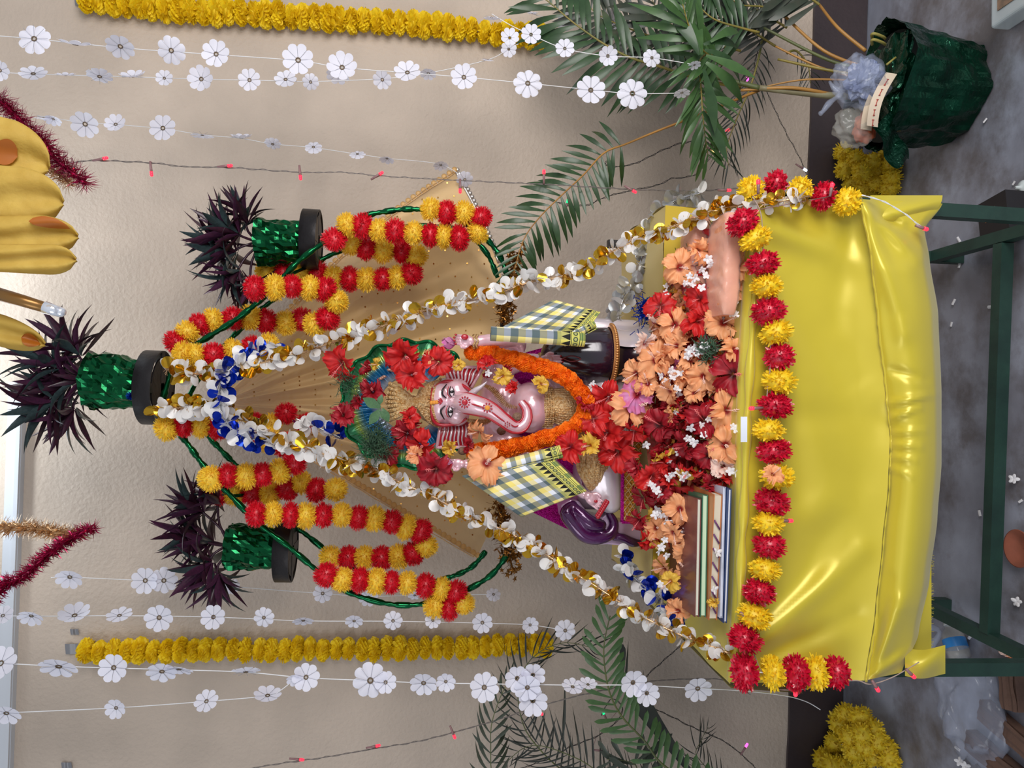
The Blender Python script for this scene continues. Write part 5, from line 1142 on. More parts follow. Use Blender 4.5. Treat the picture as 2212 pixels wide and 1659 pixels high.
# ================================================================== FLOWER HEAP
def hm(name, rgb, dark, rgb2=None):
    """petal colour with the darker throat pigment of the bloom near its centre"""
    M = mat(name, rgb, 0.55, rgb2=rgb2 or rgb, vscale=3, transl=0.2); N = M.node_tree.nodes; L = M.node_tree.links; b = N['Principled BSDF']
    tc = next(n for n in N if n.type == 'TEX_COORD'); r = next(n for n in N if n.type == 'VALTORGB'); ln = N.new('ShaderNodeVectorMath'); ln.operation = 'LENGTH'; L.new(tc.outputs['Object'], ln.inputs[0])
    rr = N.new('ShaderNodeValToRGB'); rr.color_ramp.elements[0].position = 0.16; rr.color_ramp.elements[1].position = 0.34; rr.color_ramp.elements[0].color = lin(dark); rr.color_ramp.elements[1].color = (1, 1, 1, 1)
    L.new(ln.outputs['Value'], rr.inputs['Fac']); mx = N.new('ShaderNodeMixRGB'); mx.blend_type = 'MULTIPLY'; mx.inputs[0].default_value = 1.0
    L.new(r.outputs['Color'], mx.inputs[1]); L.new(rr.outputs['Color'], mx.inputs[2]); L.new(mx.outputs[0], b.inputs['Base Color']); return M
HC = {'r': hm('red_petal', (224, 40, 34), (150, 60, 60), (196, 20, 26)), 'd': hm('crimson_petal', (186, 22, 42), (110, 40, 50), (150, 12, 30)), 'p': hm('peach_petal', (250, 184, 132), (150, 20, 40), (246, 170, 116)), 'k': hm('pink_petal', (228, 110, 160), (190, 30, 60), (214, 140, 190)), 'w': hm('cream_petal', (248, 222, 208), (150, 30, 50), (244, 206, 190)), 'y': hm('yellow_petal', (240, 200, 80), (200, 140, 60), (222, 176, 60))}
def petal(mt, seed):
    r_ = random.Random(seed); nu, nv = 14, 8; ph = r_.uniform(0, 6)
    def f(u, v):
        w_ = 0.42*math.sin(PI*min(1, 0.10+0.62*v))**0.9*(1.15 if v > 0.5 else 1)*(0.35+0.65*min(1, v*1.8)); s = (u-0.5)*2
        x = 0.06+0.94*v-0.14*s*s*v; z = 0.24*v-0.34*v*v*v+0.12*s*s*v+0.13*math.sin(s*4.5+ph)*v**2+0.11*math.sin(s*11+ph*2)*v**3+0.07*noise.noise(Vector((u*4+seed, v*3, seed)))*2*v
        return (x+0.055*math.sin(s*17+ph)*v**4, w_*s, z)
    return MB().grid(f, nu, nv).mesh('petal', mt)
PET = {c: [petal(m_, i+11) for i in range(7)] for c, m_ in HC.items()}
g = MB(); g.tube([(0, 0, 0), (0.12, 0, 0.5), (0.34, 0.02, 1.05)], [0.036, 0.028, 0.020], 6)
for i in range(16): a = i*2.4; q = 0.6+0.35*i/16; g.ell((0.12+0.40*(q-0.5)+0.06*math.cos(a), 0.06*math.sin(a), q+0.05), 0.026, 5, 3)
STA = {'r': g.mesh('stamen', mat('pink_stamen', (232, 120, 120), 0.5)), 'p': g.mesh('stamen', mat('pale_stamen', (246, 206, 190), 0.5))}
CN = {'r': 'red', 'd': 'dark crimson', 'p': 'peach', 'k': 'pink', 'w': 'cream white', 'y': 'yellow'}
used_labels = {}
def hibiscus(x, y, Y, r, c, place, n=None, op=None, cat='flower'):
    k = K(Y); nn = (n if n is not None else (TOCAM+Vector((0, -0.1, 0.5))+rv(1.15)).normalized()); ctr = P(x, y, Y)
    lab = '%s hibiscus bloom %s' % (CN[c], place); t = thing('hibiscus_bloom', lab, cat, ctr, 'hibiscus blooms')
    M0 = facing(ctr, nn, r*k*1.12); op = R.uniform(0.1, 0.95) if op is None else op
    for i in range(5):
        M = M0 @ Matrix.Rotation(2*PI*i/5+R.uniform(-.12, .12), 4, 'Z') @ Matrix.Rotation(-op+R.uniform(-.4, .35), 4, 'Y') @ Matrix.Rotation(R.uniform(-.4, .4), 4, 'X') @ Matrix.Diagonal((R.uniform(.82, 1.1), R.uniform(.8, 1.15), R.uniform(.8, 1.7), 1))
        put('petal', R.choice(PET[c]), M, t)
    put('stamen', STA['r' if c in 'rdk' else 'p'], M0 @ Matrix.Rotation(R.uniform(0, 6), 4, 'Z') @ Matrix.Rotation(R.uniform(0, 0.35), 4, 'Y'), t); return t
N_ = lambda a, b: (TOCAM+Vector((-b, 0, -a))).normalized()
# heap front depth by pixel: rises from the table edge back to the statue's feet
def yd(x): return 1.60+(1590-x)/300*0.235
BASE = mat('wilted_petal_mass', (120, 28, 34), 0.8, rgb2=(176, 96, 70), vscale=22, bump=0.6, bscale=40)
def zmap(y):  # top pixel row of the heap along the picture
    pl = [(1500, 520), (1440, 600), (1412, 700), (1395, 760), (1375, 860), (1392, 960), (1400, 1040), (1400, 1120), (1440, 1180)]; return interp(pl, y)
mb = MB()
def heap(u, v):
    y = 500+700*u; xt = zmap(y)+4; xb = 1590-(10 if y < 700 else 0); x = xb+(xt-xb)*v; Y = yd(x)+0.035+0.012*noise.noise(Vector((x*.03, y*.03, 0)))*2
    if y > 1050: Y += (y-1050)*0.0006
    q = P(x, y, Y); q.z = max(q.z, 0.864); return q
mb.grid(heap, 90, 34)
heap_o = build('petal_heap', mb, BASE, label='heap of crushed and wilted flowers piled before the statue', cat='flowers', kind='stuff')
# small loose petals and stalks, too many to count
mb = MB(); cols = ('r', 'd', 'p', 'y', 'w')
bits = {c: MB() for c in cols}; stalk = MB()
for i in range(2000):
    u, v = R.random(), R.random(); q = heap(u, v)+Vector((0, -R.uniform(0.004, 0.022), R.uniform(-0.004, 0.010)))
    y = 500+700*u; c = R.choice('ppprwpy' if y < 860 else 'rrrrdddpyr') if y < 1100 else R.choice('rrrdp')
    s = R.uniform(0.006, 0.017); n = (TOCAM+rv(0.9)).normalized(); M = facing(q, n, s)
    bits[c].grid(lambda a, b: M @ Vector(((a-0.5)*1.1*(0.5+b), b*1.6-0.8, 0.35*math.sin(a*PI)-0.3*b*b+0.12*math.sin(a*9+i))), 3, 3)
for i in range(420):
    u, v = R.random(), R.random(); q = heap(u, v)+Vector((0, -R.uniform(0.01, 0.03), 0)); d = rdir(); d.y *= 0.4; stalk.tube([q, q+d*0.02+rv(0.004), q+d*R.uniform(0.03, 0.055)], 0.0008, 4)
for c in cols: build('loose_petals', bits[c], HC[c] if c != 'd' else mat('loose_crimson', (150, 14, 34), 0.6, rgb2=(190, 30, 40), vscale=20), heap_o, kind='stuff')
build('stalks', stalk, mat('flower_stalk', (120, 84, 62), 0.7, rgb2=(90, 104, 56), vscale=20), heap_o, kind='stuff')
FL = [  # x, y, radius, colour, place
 (1504, 540, 30, 'p', 'with its centre facing up on the right bundle'), (1468, 578, 36, 'p', 'lying on the upper peach bundle'), (1590, 577, 34, 'p', 'at the right end of the front row'), (1583, 622, 28, 'p', 'second from the right in the front row'),
 (1458, 702, 34, 'p', 'beside the blue tinsel at the platform'), (1563, 698, 36, 'p', 'with a long stamen hanging over the cloth edge, right half'), (1584, 755, 30, 'p', 'behind the big crimson bloom'), (1418, 778, 38, 'p', 'in front of the black armrest'), (1464, 748, 30, 'p', 'in the middle of the peach group'), (1376, 806, 30, 'p', 'touching the foot of the armrest'),
 (1451, 842, 30, 'p', 'just behind the pink bloom'), (1520, 812, 32, 'p', 'left of the dark leaves'), (1362, 884, 42, 'p', 'large and open under the marigold garland'), (1568, 886, 38, 'p', 'with a dark throat at the centre of the front edge'), (1479, 816, 26, 'p', 'pale and half closed in the heap'), (1458, 896, 22, 'p', 'small, left of the pink bloom'), (1490, 780, 26, 'p', 'above the green leaves'), (1440, 770, 26, 'p', 'among the peach group, by the white flowers'), (1400, 830, 24, 'p', 'among the peach group, behind the green herb tuft'), (1500, 850, 24, 'p', 'among the peach group, next to the wilted one'),
 (1427, 662, 32, 'r', 'next to the blue tinsel'), (1512, 646, 32, 'r', 'between the two peach bundles'), (1506, 694, 32, 'r', 'in front of the peach bundles'), (1584, 808, 44, 'd', 'biggest of all, hanging over the front edge'), (1314, 858, 34, 'r', 'below the tip of the marigold garland'), (1282, 905, 34, 'r', 'on the lap of the statue'), (1426, 918, 36, 'd', 'left of the large peach bloom'), (1520, 908, 36, 'd', 'behind the centre of the front row'), (1376, 853, 34, 'k', 'in the middle of the heap'),
 (1312, 936, 38, 'r', 'on the golden pleats'), (1335, 976, 38, 'r', 'above the lattice cloth'), (1232, 966, 32, 'r', 'beside the left checked towel'), (1408, 1028, 34, 'r', 'right of the lattice cloth'), (1484, 962, 30, 'd', 'in the dark red part, close to the golden pleats'), (1531, 985, 32, 'd', 'in the dark red part, just left of the heap centre'), (1492, 1010, 28, 'r', 'in the dark red part, beneath the yellow bloom'), (1390, 1074, 26, 'd', 'beneath the lattice cloth'), (1384, 1120, 26, 'd', 'beneath the lattice cloth'), (1398, 1160, 26, 'r', 'at the foot of the purple scroll arm'), (1430, 1060, 26, 'd', 'in the dark red part, between two crimson ones'), (1460, 930, 28, 'd', 'in the dark red part, near the book corner side'), (1370, 930, 26, 'r', 'in the dark red part, high, by the lattice top'), (1440, 1000, 26, 'r', 'in the dark red part, low, towards the front edge'), (1380, 1010, 24, 'd', 'in the dark red part, far left, by the scroll arm'), (1560, 1040, 26, 'r', 'near the corner of the book stack'), (1530, 1050, 24, 'd', 'near the corner of the book stack'), (1348, 905, 26, 'd', 'in the dark red part, in the second row from the front'),
 (1566, 962, 40, 'p', 'with a dark throat, left of the centre of the front edge'), (1564, 1008, 26, 'w', 'at the front edge of the heap'), (1275, 963, 26, 'y', 'on the golden pleats of the statue'), (1430, 978, 24, 'y', 'in the left half of the heap'), (1481, 1012, 22, 'y', 'halfway between the lattice cloth and the books'), (1392, 1040, 18, 'y', 'resting on the lattice cloth'), (1260, 875, 20, 'd', 'peeping through the marigold garland'),
 (1392, 740, 24, 'w', 'on the armrest drape'), (1410, 700, 22, 'w', 'next to the blue tinsel'), (1330, 905, 20, 'w', 'near the marigold garland')]
for i, (x, y, r, c, pl) in enumerate(FL):
    Y = yd(x)-0.01 if x > 1360 else (1.80 if x < 1300 else 1.815)
    if y > 1060: Y += 0.04
    n = (TOCAM+Vector((0, -0.3, 0.45))+rv(0.45)).normalized() if r > 30 else None
    hibiscus(x, y, Y, r*1.08, c, pl, n, R.uniform(-0.05, 0.25) if r > 30 else None)
LAND = [(1580, 560, 'low, by the right end bundle'), (1480, 640, 'beside the peach bundles'), (1430, 760, 'in front of the armrest foot'), (1530, 740, 'by the dark green herb tuft'), (1560, 850, 'at the middle of the front edge'), (1490, 850, 'in the middle of the heap'), (1420, 870, 'under the large peach bloom'), (1350, 900, 'just under the marigold garland'), (1420, 960, 'left of the large peach bloom, upper row'), (1500, 960, 'left of the middle, lower row'), (1570, 990, 'left of the middle on the front edge'), (1370, 1020, 'against the lattice cloth'), (1450, 1040, 'between lattice cloth and books'), (1530, 1040, 'touching the corner of the books'), (1410, 1120, 'behind the books'), (1440, 700, 'behind the upper bundle, near the platform')]
for i in range(74):   # further blooms filling the heap
    u, v = R.random(), R.random()**0.8; y = 520+640*u; q = heap((y-500)/700, v); c = R.choice('ppppprk' if y < 850 else 'rrrddddyr'); x_ = 1590+(zmap(y)-1590)*v
    if y > 1050 and x_ > 1440: continue
    if y < 700 and x_ > 1440: continue
    if y < 700: c = 'p'
    near = min(LAND, key=lambda w_: (w_[0]-x_)**2+(w_[1]-y)**2); pl = ('small and ' if i % 3 == 0 else 'half buried and ' if i % 3 == 1 else 'wilted and ')+near[2]
    hibiscus(x_, y, q.y-0.016, R.uniform(18, 27), c, pl, None, R.uniform(0.1, 0.8))
ON = [(1469, 1100, 34, 'p', 'on the maroon book near its right corner'), (1456, 1150, 30, 'p', 'on the maroon book, second from the right'), (1482, 1192, 34, 'p', 'on the middle of the maroon book'), (1488, 1235, 34, 'p', 'on the maroon book beside a wilted one'), (1418, 1140, 28, 'p', 'behind the maroon book'), (1438, 1225, 28, 'p', 'at the back edge of the maroon book'), (1466, 1320, 28, 'p', 'at the left end of the book stack'), (1449, 1255, 24, 'y', 'beside the left end of the maroon book'), (1421, 1165, 22, 'y', 'behind the maroon book')]
for x, y, r, c, pl in ON: hibiscus(x, y, 1.69 if x > 1440 else 1.76, r, c, pl, (TOCAM+Vector((0, 0, 0.9))+rv(0.4)).normalized(), 0.3)
hibiscus(1545, 1300, 1.575, 16, 'y', 'half closed against the side of the book stack', None, 0.9)
hibiscus(1668, 1026, 1.455, 24, 'p', 'fallen onto a yellow pompom of the table edge', None, 0.3)
HEAD = [(743, 782, 38, 'r', 'biggest at the top right of the aureole', 1.93), (741, 898, 30, 'd', 'at the top left of the aureole', 1.93), (877, 768, 40, 'r', 'on the right of the crown, upper one', 1.88), (890, 810, 34, 'r', 'touching the right of the crown', 1.87), (803, 800, 26, 'd', 'inside the top of the aureole', 1.93), (806, 846, 30, 'd', 'above the crown, beside the green leaves', 1.93), (780, 868, 24, 'd', 'topmost above the crown', 1.93), (884, 902, 26, 'r', 'on the left of the crown', 1.87), (880, 936, 32, 'd', 'left of the crown in front of the aureole', 1.90), (912, 962, 34, 'r', 'above the left ear of the statue', 1.88), (942, 1012, 40, 'd', 'on the raised left hand', 1.84), (836, 976, 30, 'd', 'on the left rim of the aureole', 1.92),
        (948, 782, 34, 'r', 'by the right lotus bud', 1.87), (1115, 838, 26, 'r', 'on the chest beside the trunk', 1.84), (1052, 790, 26, 'r', 'tucked in the marigold garland', 1.84), (1100, 800, 18, 'd', 'small, tucked lower in the marigold garland', 1.845), (904, 982, 28, 'p', 'left of the left ear', 1.87), (930, 770, 22, 'p', 'right of the crown', 1.88), (816, 788, 20, 'y', 'inside the right of the aureole', 1.92), (1086, 812, 24, 'y', 'on the right shoulder', 1.84), (1168, 830, 22, 'y', 'on the belly', 1.83), (975, 968, 22, 'y', 'by the left ear', 1.87), (990, 788, 16, 'y', 'by the right ear', 1.87),
        (1010, 962, 18, 'd', 'under the left ear', 1.89), (850, 785, 20, 'd', 'on the right part of the aureole', 1.92), (862, 950, 22, 'r', 'on the left part of the aureole', 1.91), (1060, 815, 18, 'd', 'under the marigold garland', 1.87), (1196, 815, 16, 'd', 'on the belly near the garland', 1.84)]
for x, y, r, c, pl, Y in HEAD: hibiscus(x, y, Y, r*(0.98 if r > 28 else 0.85), c, pl, (TOCAM+rv(0.4)).normalized() if r > 28 else None)
hibiscus(1051, 1001, 1.78, 42, 'p', 'wide open on the left shoulder above the checked towel', (TOCAM+Vector((0.1, 0, 0.1))).normalized(), 0.05)
hibiscus(1036, 932, 1.86, 28, 'p', 'behind the marigold garland beside the left ear', None, 0.2)

# small white flowers
JW = mat('jasmine_white', (240, 238, 240), 0.5, transl=0.2)
g = MB()
for i in range(5):
    a = 2*PI*i/5; M = Matrix.Rotation(a, 4, 'Z')
    g.grid(lambda u, v: M @ Vector((0.05+0.95*v, (u-0.5)*0.72*math.sin(PI*(0.10+0.78*v))**0.9, (0.40+0.45*math.sin(i*2.3))*v-0.25*v*v+0.12*math.sin(u*PI))), 3, 4)
g.tube([(0, 0, 0.02), (0.02, 0, -0.5), (0.06, 0, -1.1)], 0.06, 6)
JM = g.mesh('jasmine_flower', JW)
def jas(x, y, Y, r, lab, grp): put('jasmine_flower', JM, facing(P(x, y, Y), (TOCAM+rv(0.7)).normalized(), r*K(Y)), label=lab, cat='flower', group=grp)
JL = [((1516, 583), (1502, 600), (1530, 560), (1494, 615), (1515, 622), (1490, 596), (1535, 572), (1525, 596), (1480, 612)), ((1572, 640), (1583, 655), (1566, 652), (1580, 676), (1590, 680)), ((1500, 750), (1490, 756), (1512, 758), (1505, 765), (1484, 768), (1522, 748)), ((1439, 1116), (1428, 1112), (1416, 1112), (1444, 1128), (1436, 1166), (1429, 1182), (1424, 1190), (1440, 1200), (1426, 1262), (1434, 1270)), ((1482, 1136), (1490, 1142), (1478, 1150), (1492, 1112), (1487, 1122)), ((1443, 1032), (1452, 1024), (1474, 1032), (1482, 1025), (1465, 1020)), ((1410, 1050), (1424, 1068), (1418, 1060), (1404, 1046)), ((1520, 940), (1530, 905), (1492, 924), (1500, 956), (1486, 948), (1515, 918)), ((1450, 800), (1440, 826), (1462, 840), (1470, 806), (1454, 816), (1428, 812)), ((1578, 1018), (1590, 1020), (1584, 922), (1590, 928)), ((1275, 840), (1280, 830), (1290, 848)), ((1054, 806),), ((1543, 1274),), ((1549, 1194),), ((1490, 1270), (1500, 1285))]
JP = ['small white flower scattered on the peach bundles', 'small white flower beside the right front rim', 'small white flower among the dark green leaves of the heap', 'small white flower behind the maroon book', 'small white flower on the maroon book', 'small white flower by the corner of the books', 'small white flower below the lattice cloth', 'small white flower in the red part of the heap', 'small white flower in the peach part of the heap', 'small white flower at the front edge of the heap', 'small white flower on the black armrest base', 'single white flower on the chest near the trunk', 'white flower leaning on the side of the books, left one', 'white flower stuck in the side of the books, right one', 'small white flower on the left end of the maroon book']
for pts, lab in zip(JL, JP):
    for x, y in pts:
        Y = yd(x)-0.03 if y < 1060 else 1.69
        if 'armrest' in lab: Y = 1.83
        if 'chest' in lab: Y = 1.825
        if 'side of the books' in lab: Y = 1.56
        jas(x, y, Y, R.uniform(8, 11.5), lab, 'white flowers '+lab.split('flower ')[1])
for i in range(60):
    u, v = R.random(), R.random(); y = 560+560*u; q = heap((y-500)/700, v); x_ = 1590+(zmap(y)-1590)*v
    jas(x_, y, q.y-0.03, R.uniform(6, 10), 'tiny white flower strewn over the heap, one of many alike', 'tiny white flowers strewn over the heap')

# green leaves and sacred grass
LFM = blade(0.26, 0.25, mat('basil_leaf', (58, 96, 58), 0.5, rgb2=(74, 112, 70), vscale=12), n=7, fold=0.2, broad=0.45)
t = thing('leaf_sprig', 'sprig of broad green leaves in front of the crown', 'leaves', P(815, 884, 1.86))
for x, y, dx, dy, ln in ((822, 880, -1, -0.5, 44), (820, 885, -0.6, 0.9, 40), (826, 882, 0.5, 1, 34), (815, 890, 0.8, 0.4, 30), (818, 876, 0.3, -1, 26)):
    Y = 1.865; d = (P(x+dx, y+dy, Y)-P(x, y, Y)).normalized(); put('leaf', LFM, frame(P(x, y, Y), d+TOCAM*0.2, TOCAM+rv(0.4), ln*K(Y)), t)
GR = mat('dark_grass', (48, 78, 56), 0.6, rgb2=(66, 96, 66), vscale=20)
for lab, cx, cy, rr, n_, Y in (('big tuft of fine green grass left of the crown', 812, 958, 62, 420, 1.90), ('thin wisp of green grass at the right top of the aureole', 752, 828, 46, 130, 1.92)):
    mb = MB()
    for i in range(n_):
        a = R.uniform(0, 2*PI); r1 = R.uniform(0.3, 1)*rr; x0, y0 = cx+R.gauss(0, rr*0.22), cy+R.gauss(0, rr*0.3); b_ = R.uniform(-0.5, 0.5)
        q = [P(x0+math.cos(a+b_*s)*r1*s*0.7, y0+math.sin(a+b_*s)*r1*s*0.7, Y-R.uniform(0, 0.03)) for s in (0, 0.33, 0.66, 1)]
        mb.tube(q, [0.0007, 0.0008, 0.0006, 0.0002], 3, cap=False)
    build('grass_tuft', mb, GR, label=lab, cat='grass', kind='stuff')
mb = MB()
for i in range(160):
    x0, y0 = 1530+R.gauss(0, 10), 752+R.gauss(0, 14); a = R.uniform(0, 6.3); Y = yd(x0)-0.025
    mb.tube([P(x0, y0, Y), P(x0+8*math.cos(a), y0+8*math.sin(a), Y-0.005), P(x0+16*math.cos(a+.4), y0+16*math.sin(a+.4), Y)], 0.0009, 3, cap=False)
build('herb_tuft', mb, GR, label='dark green feathery herb tuft in the right of the heap', cat='leaves', kind='stuff')
mb = MB()
for i in range(260): d = rdir(); c = P(1395+R.gauss(0, 10), 672+R.gauss(0, 14), 1.84); mb.tube([c, c+d*R.uniform(.008, .018)], 0.0012, 3, cap=False)
build('blue_tinsel', mb, MATS['blue_foil'], label='blue tinsel tuft at the right corner of the platform', cat='tinsel')
mb = MB(); mb.grid(lambda u, v: P(1600+14*u, 900+55*v, 1.50-0.003*math.sin(v*3)), 4, 6); build('paper_card', mb, mat('white_card', (226, 232, 242), 0.4), label='small white card hanging behind the middle pompoms of the table edge', cat='paper')

# ================================================================== TINSEL AND THE NEAR HANGING ORNAMENT
MT = mat('magenta_tinsel', (150, 14, 60), 0.22, metal=0.75, rgb2=(196, 40, 96), vscale=90); GT2 = mat('gold_tinsel', (206, 160, 106), 0.25, metal=0.75, rgb2=(232, 200, 160), vscale=90)
def tinsel(lab, path, Y, r, mt, dens=5200):
    p = pxpath(path, Y, 8); q = resample(p, 200); mb = MB(); mb.tube(q[::4], 0.004, 6)
    for i in range(int(length(p)*dens)):
        c = q[R.randrange(200)]; d = rdir(); e = d.orthogonal()*0.0009; l_ = r*K(c.y)*R.uniform(0.55, 1.1); mid = c+d*l_*0.6+rv(0.003)
        mb.add([c-e, c+e, mid+e, c+d*l_, mid-e], [(0, 1, 2, 4), (4, 2, 3)])
    return build('tinsel_rope', mb, mt, label=lab, cat='tinsel', group='tinsel ropes')
tinsel('magenta tinsel rope dropping behind the yellow foil ornament, right side', [(-10, 208), (30, 245), (62, 280), (92, 305), (112, 335), (150, 368), (185, 398)], 1.75, 36, MT)
tinsel('short gold tinsel end under the right magenta tinsel rope', [(90, 352), (125, 375), (150, 400)], 1.78, 28, GT2)
tinsel('gold tinsel rope at the left of the frame top', [(-10, 1140), (50, 1140), (110, 1148), (172, 1158)], 1.9, 28, GT2)
tinsel('magenta tinsel rope slanting up to the left gold tinsel', [(-10, 1292), (10, 1262), (50, 1246), (85, 1212), (130, 1178), (170, 1152), (205, 1142)], 1.88, 26, MT)
ORN = mat('yellow_crepe', (224, 196, 100), 0.65, rgb2=(200, 168, 76), vscale=26, transl=0.5, bump=0.3, bscale=60); ORB = mat('amber_crepe', (170, 96, 20), 0.5, transl=0.3)
t = thing('hanging_ornament', 'large yellow crepe paper ornament with amber marks hanging close to the camera', 'decoration', P(80, 430, 0.95))
def lobe(name, x0, y0, x1, y1, hw, Y, mt, tip=0.35):
    a = Vector((x0, y0)); b = Vector((x1, y1)); d = (b-a); n = Vector((-d.y, d.x)).normalized()
    def f(u, v):
        s = (u-0.5)*2; w_ = hw*(math.sqrt(max(0, 1-0.985*((v-(1-tip))/tip)**2)) if v > 1-tip else 0.86+0.14*v/(1-tip)); q = a+d*v+n*s*w_
        return P(q.x+1.5*math.sin(s*3)*v, q.y, Y-0.005*(1-s*s)*math.sin(PI*min(1, v+0.15))+0.004*math.sin(s*5+v*3))
    mb = MB(); mb.grid(f, 20, 20); o = build(name, mb, mt, t); so = o.modifiers.new('solid', 'SOLIDIFY'); so.thickness = 0.002; return f, o
f1, o1 = lobe('petal', -60, 300, 104, 366, 72, 0.98, ORN, 0.6); f2, o2 = lobe('petal', -70, 410, 136, 440, 66, 0.95, ORN, 0.5); f3, o3 = lobe('petal', -60, 508, 168, 512, 46, 0.935, ORN, 0.4); f4, o4 = lobe('petal', -60, 556, 164, 562, 33, 0.92, ORN, 0.25); f5, o5 = lobe('petal', -70, 690, 96, 745, 34, 0.97, ORN, 0.6)
for f_, o_, u0, u1, v0, v1 in ((f1, o1, 0.3, 0.7, 0.3, 0.62), (f3, o3, 0.02, 0.30, 0.55, 0.95), (f5, o5, 0.2, 0.8, 0.72, 0.97)):
    mb = MB()
    def mk(u, v):
        s = (v-0.5)*2; hw = (1-s*s)**0.6; q = f_(u0+(u1-u0)*(0.5+(u-0.5)*hw), v0+(v1-v0)*v); return q+Vector((0, -0.004, 0))
    mb.grid(mk, 10, 10); build('amber_mark', mb, ORB, o_)
mb = MB(); mb.tube([P(-30, 628, 0.95), P(50, 650, 0.95), P(110, 668, 0.95)], [0.008, 0.007, 0.006], 10); rd = build('rod', mb, mat('bronze_rod', (150, 110, 60), 0.3, metal=0.6), t)
mb = MB(); mb.tube([P(96, 664, 0.95), P(130, 674, 0.95)], [0.0075, 0.006], 12); mb.ell(P(131, 674, 0.95), 0.006, 10, 8); build('glass_tip', mb, mat('clear_crystal', (235, 240, 250), 0.05, metal=0.6), rd)
mb = MB(); mb.tube([P(-60, 450, 0.95), P(-60, 650, 0.95)], 0.004, 8); mb.tube([P(-60, 550, 0.95), P(-60, 550, 0.95)+Vector((0, 0, 1.2))], 0.002, 6); build('hanger', mb, STRING, t)

# ================================================================== THINGS ON THE FLOOR
PLB = mat('thin_plastic', (190, 200, 224), 0.1, alpha=0.24, coat=1.0, bump=0.9, bscale=13); PLC = mat('clear_plastic', (214, 214, 206), 0.1, alpha=0.26, coat=1.0, bump=0.7, bscale=22)
t = thing('knotted_bag', 'knotted bluish plastic bag stuffed with wrappers on the palm pot', 'bag', P(1905, 185, 2.02))
build('bag_body', crumple(P(1858, 178, 2.02), (0.072, 0.05, 0.072), 3, amp=0.35), PLB, t)
build('bag_contents', crumple(P(1866, 175, 2.025), (0.055, 0.035, 0.05), 9, amp=0.5), mat('crumpled_wrapper', (150, 160, 184), 0.4, rgb2=(90, 104, 150), vscale=20), t, smooth=False)
mb = MB(); mb.tube(catmull([P(1815, 205, 2.01), P(1792, 222, 1.995), P(1778, 240, 1.995), P(1770, 247, 1.995)], 4), [0.010, 0.008, 0.006, 0.007, 0.009, 0.009, 0.008, 0.007, 0.006, 0.006, 0.007, 0.007, 0.004], 8); mb.tube([P(1822, 200, 2.01), P(1800, 190, 2.01), P(1792, 176, 2.02)], [0.010, 0.007, 0.004], 7); build('bag_knot', mb, PLB, t)
t = thing('clear_bag', 'clear plastic bag holding something orange beside the knotted bag', 'bag', P(1895, 275, 2.04))
build('bag_body', crumple(P(1846, 275, 2.06), (0.055, 0.04, 0.058), 21, amp=0.25), PLC, t)
build('bag_contents', crumple(P(1870, 275, 2.06), (0.045, 0.03, 0.03), 5, amp=0.3), mat('orange_food', (206, 110, 60), 0.5, rgb2=(160, 60, 60), vscale=18), t)
t = thing('tape_reel', 'cream reel edge printed with small red arrows on the palm pot', 'tape', P(1925, 215, 1.99))
mb = MB()
def reel(u, v):
    y = 160+115*u; x = 1938-42*u+10*math.sin(PI*u)*-1; return P(x-24*v, y-4*v, 1.995-0.02*math.sin(PI*u))
mb.grid(reel, 24, 4); mb.grid(lambda u, v: reel(1-u, v)+Vector((0, 0.03, 0)), 24, 4); rl = build('band', mb, mat('cream_card', (232, 214, 190), 0.45), t)
mb = MB()
for i in range(5):
    u = 0.12+0.19*i; a = reel(u, 0.5)+Vector((0, -0.002, 0)); b = reel(u+0.11, 0.5)+Vector((0, -0.002, 0)); mb.tube([a, b], 0.0011, 4); mb.tube([a+Vector((0, 0, 0.003)), a+Vector((0, 0, -0.003))], 0.0009, 4); mb.tube([b+Vector((0, 0, 0.002)), b, b+Vector((0.001, 0, -0.003))], 0.0012, 4)
build('arrow_print', mb, mat('red_ink', (190, 60, 50), 0.6), rl)
# heaps of yellow pompoms on the floor
FY = [pompom_mesh(mat('floor_yellow_shred', (240, 214, 50), 0.55, rgb2=(226, 190, 40), vscale=3, transl=0.15), 300, s, 0.085, 0.3) for s in (31, 32)]
def heap_of(lab, pts, Y0, r):
    t = thing('yellow_garland_coil', lab, 'garland', PZ(pts[-1][0], pts[-1][1], 0.03), 'coiled yellow garlands on the floor'); c3 = []
    for x, y, z in pts:
        p = PZ(x, y, z); p.y = min(p.y, 2.54); c3.append(p)
    mb = MB(); mb.tube(c3, 0.0015, 5); build('string', mb, STRING, t)
    for p in c3: put('pompom', R.choice(FY), facing(p, rdir(), r*K(p.y)), t)
heap_of('coiled yellow pompom garland on the floor between the palm pot and the table', [(1822, 330, .10), (1825, 365, .10), (1835, 398, .06), (1850, 345, .12), (1862, 372, .12), (1870, 400, .06), (1885, 350, .08), (1900, 366, .05), (1925, 356, .035), (1925, 384, .035), (1922, 408, .03), (1895, 392, .05), (1880, 420, .03), (1915, 335, .035)], 2.4, 27)
heap_of('coiled yellow pompom garland on the floor at the lower left of the table', [(1830, 1545, .10), (1860, 1550, .10), (1815, 1560, .06), (1838, 1590, .12), (1862, 1585, .12), (1885, 1578, .08), (1845, 1620, .10), (1870, 1612, .10), (1895, 1600, .07), (1915, 1618, .035), (1860, 1640, .06), (1890, 1632, .05), (1920, 1640, .035), (1790, 1590, .05), (1772, 1608, .04), (1780, 1640, .09), (1762, 1650, .05), (1800, 1655, .09), (1825, 1660, .06), (1780, 1670, .05)], 2.4, 31)
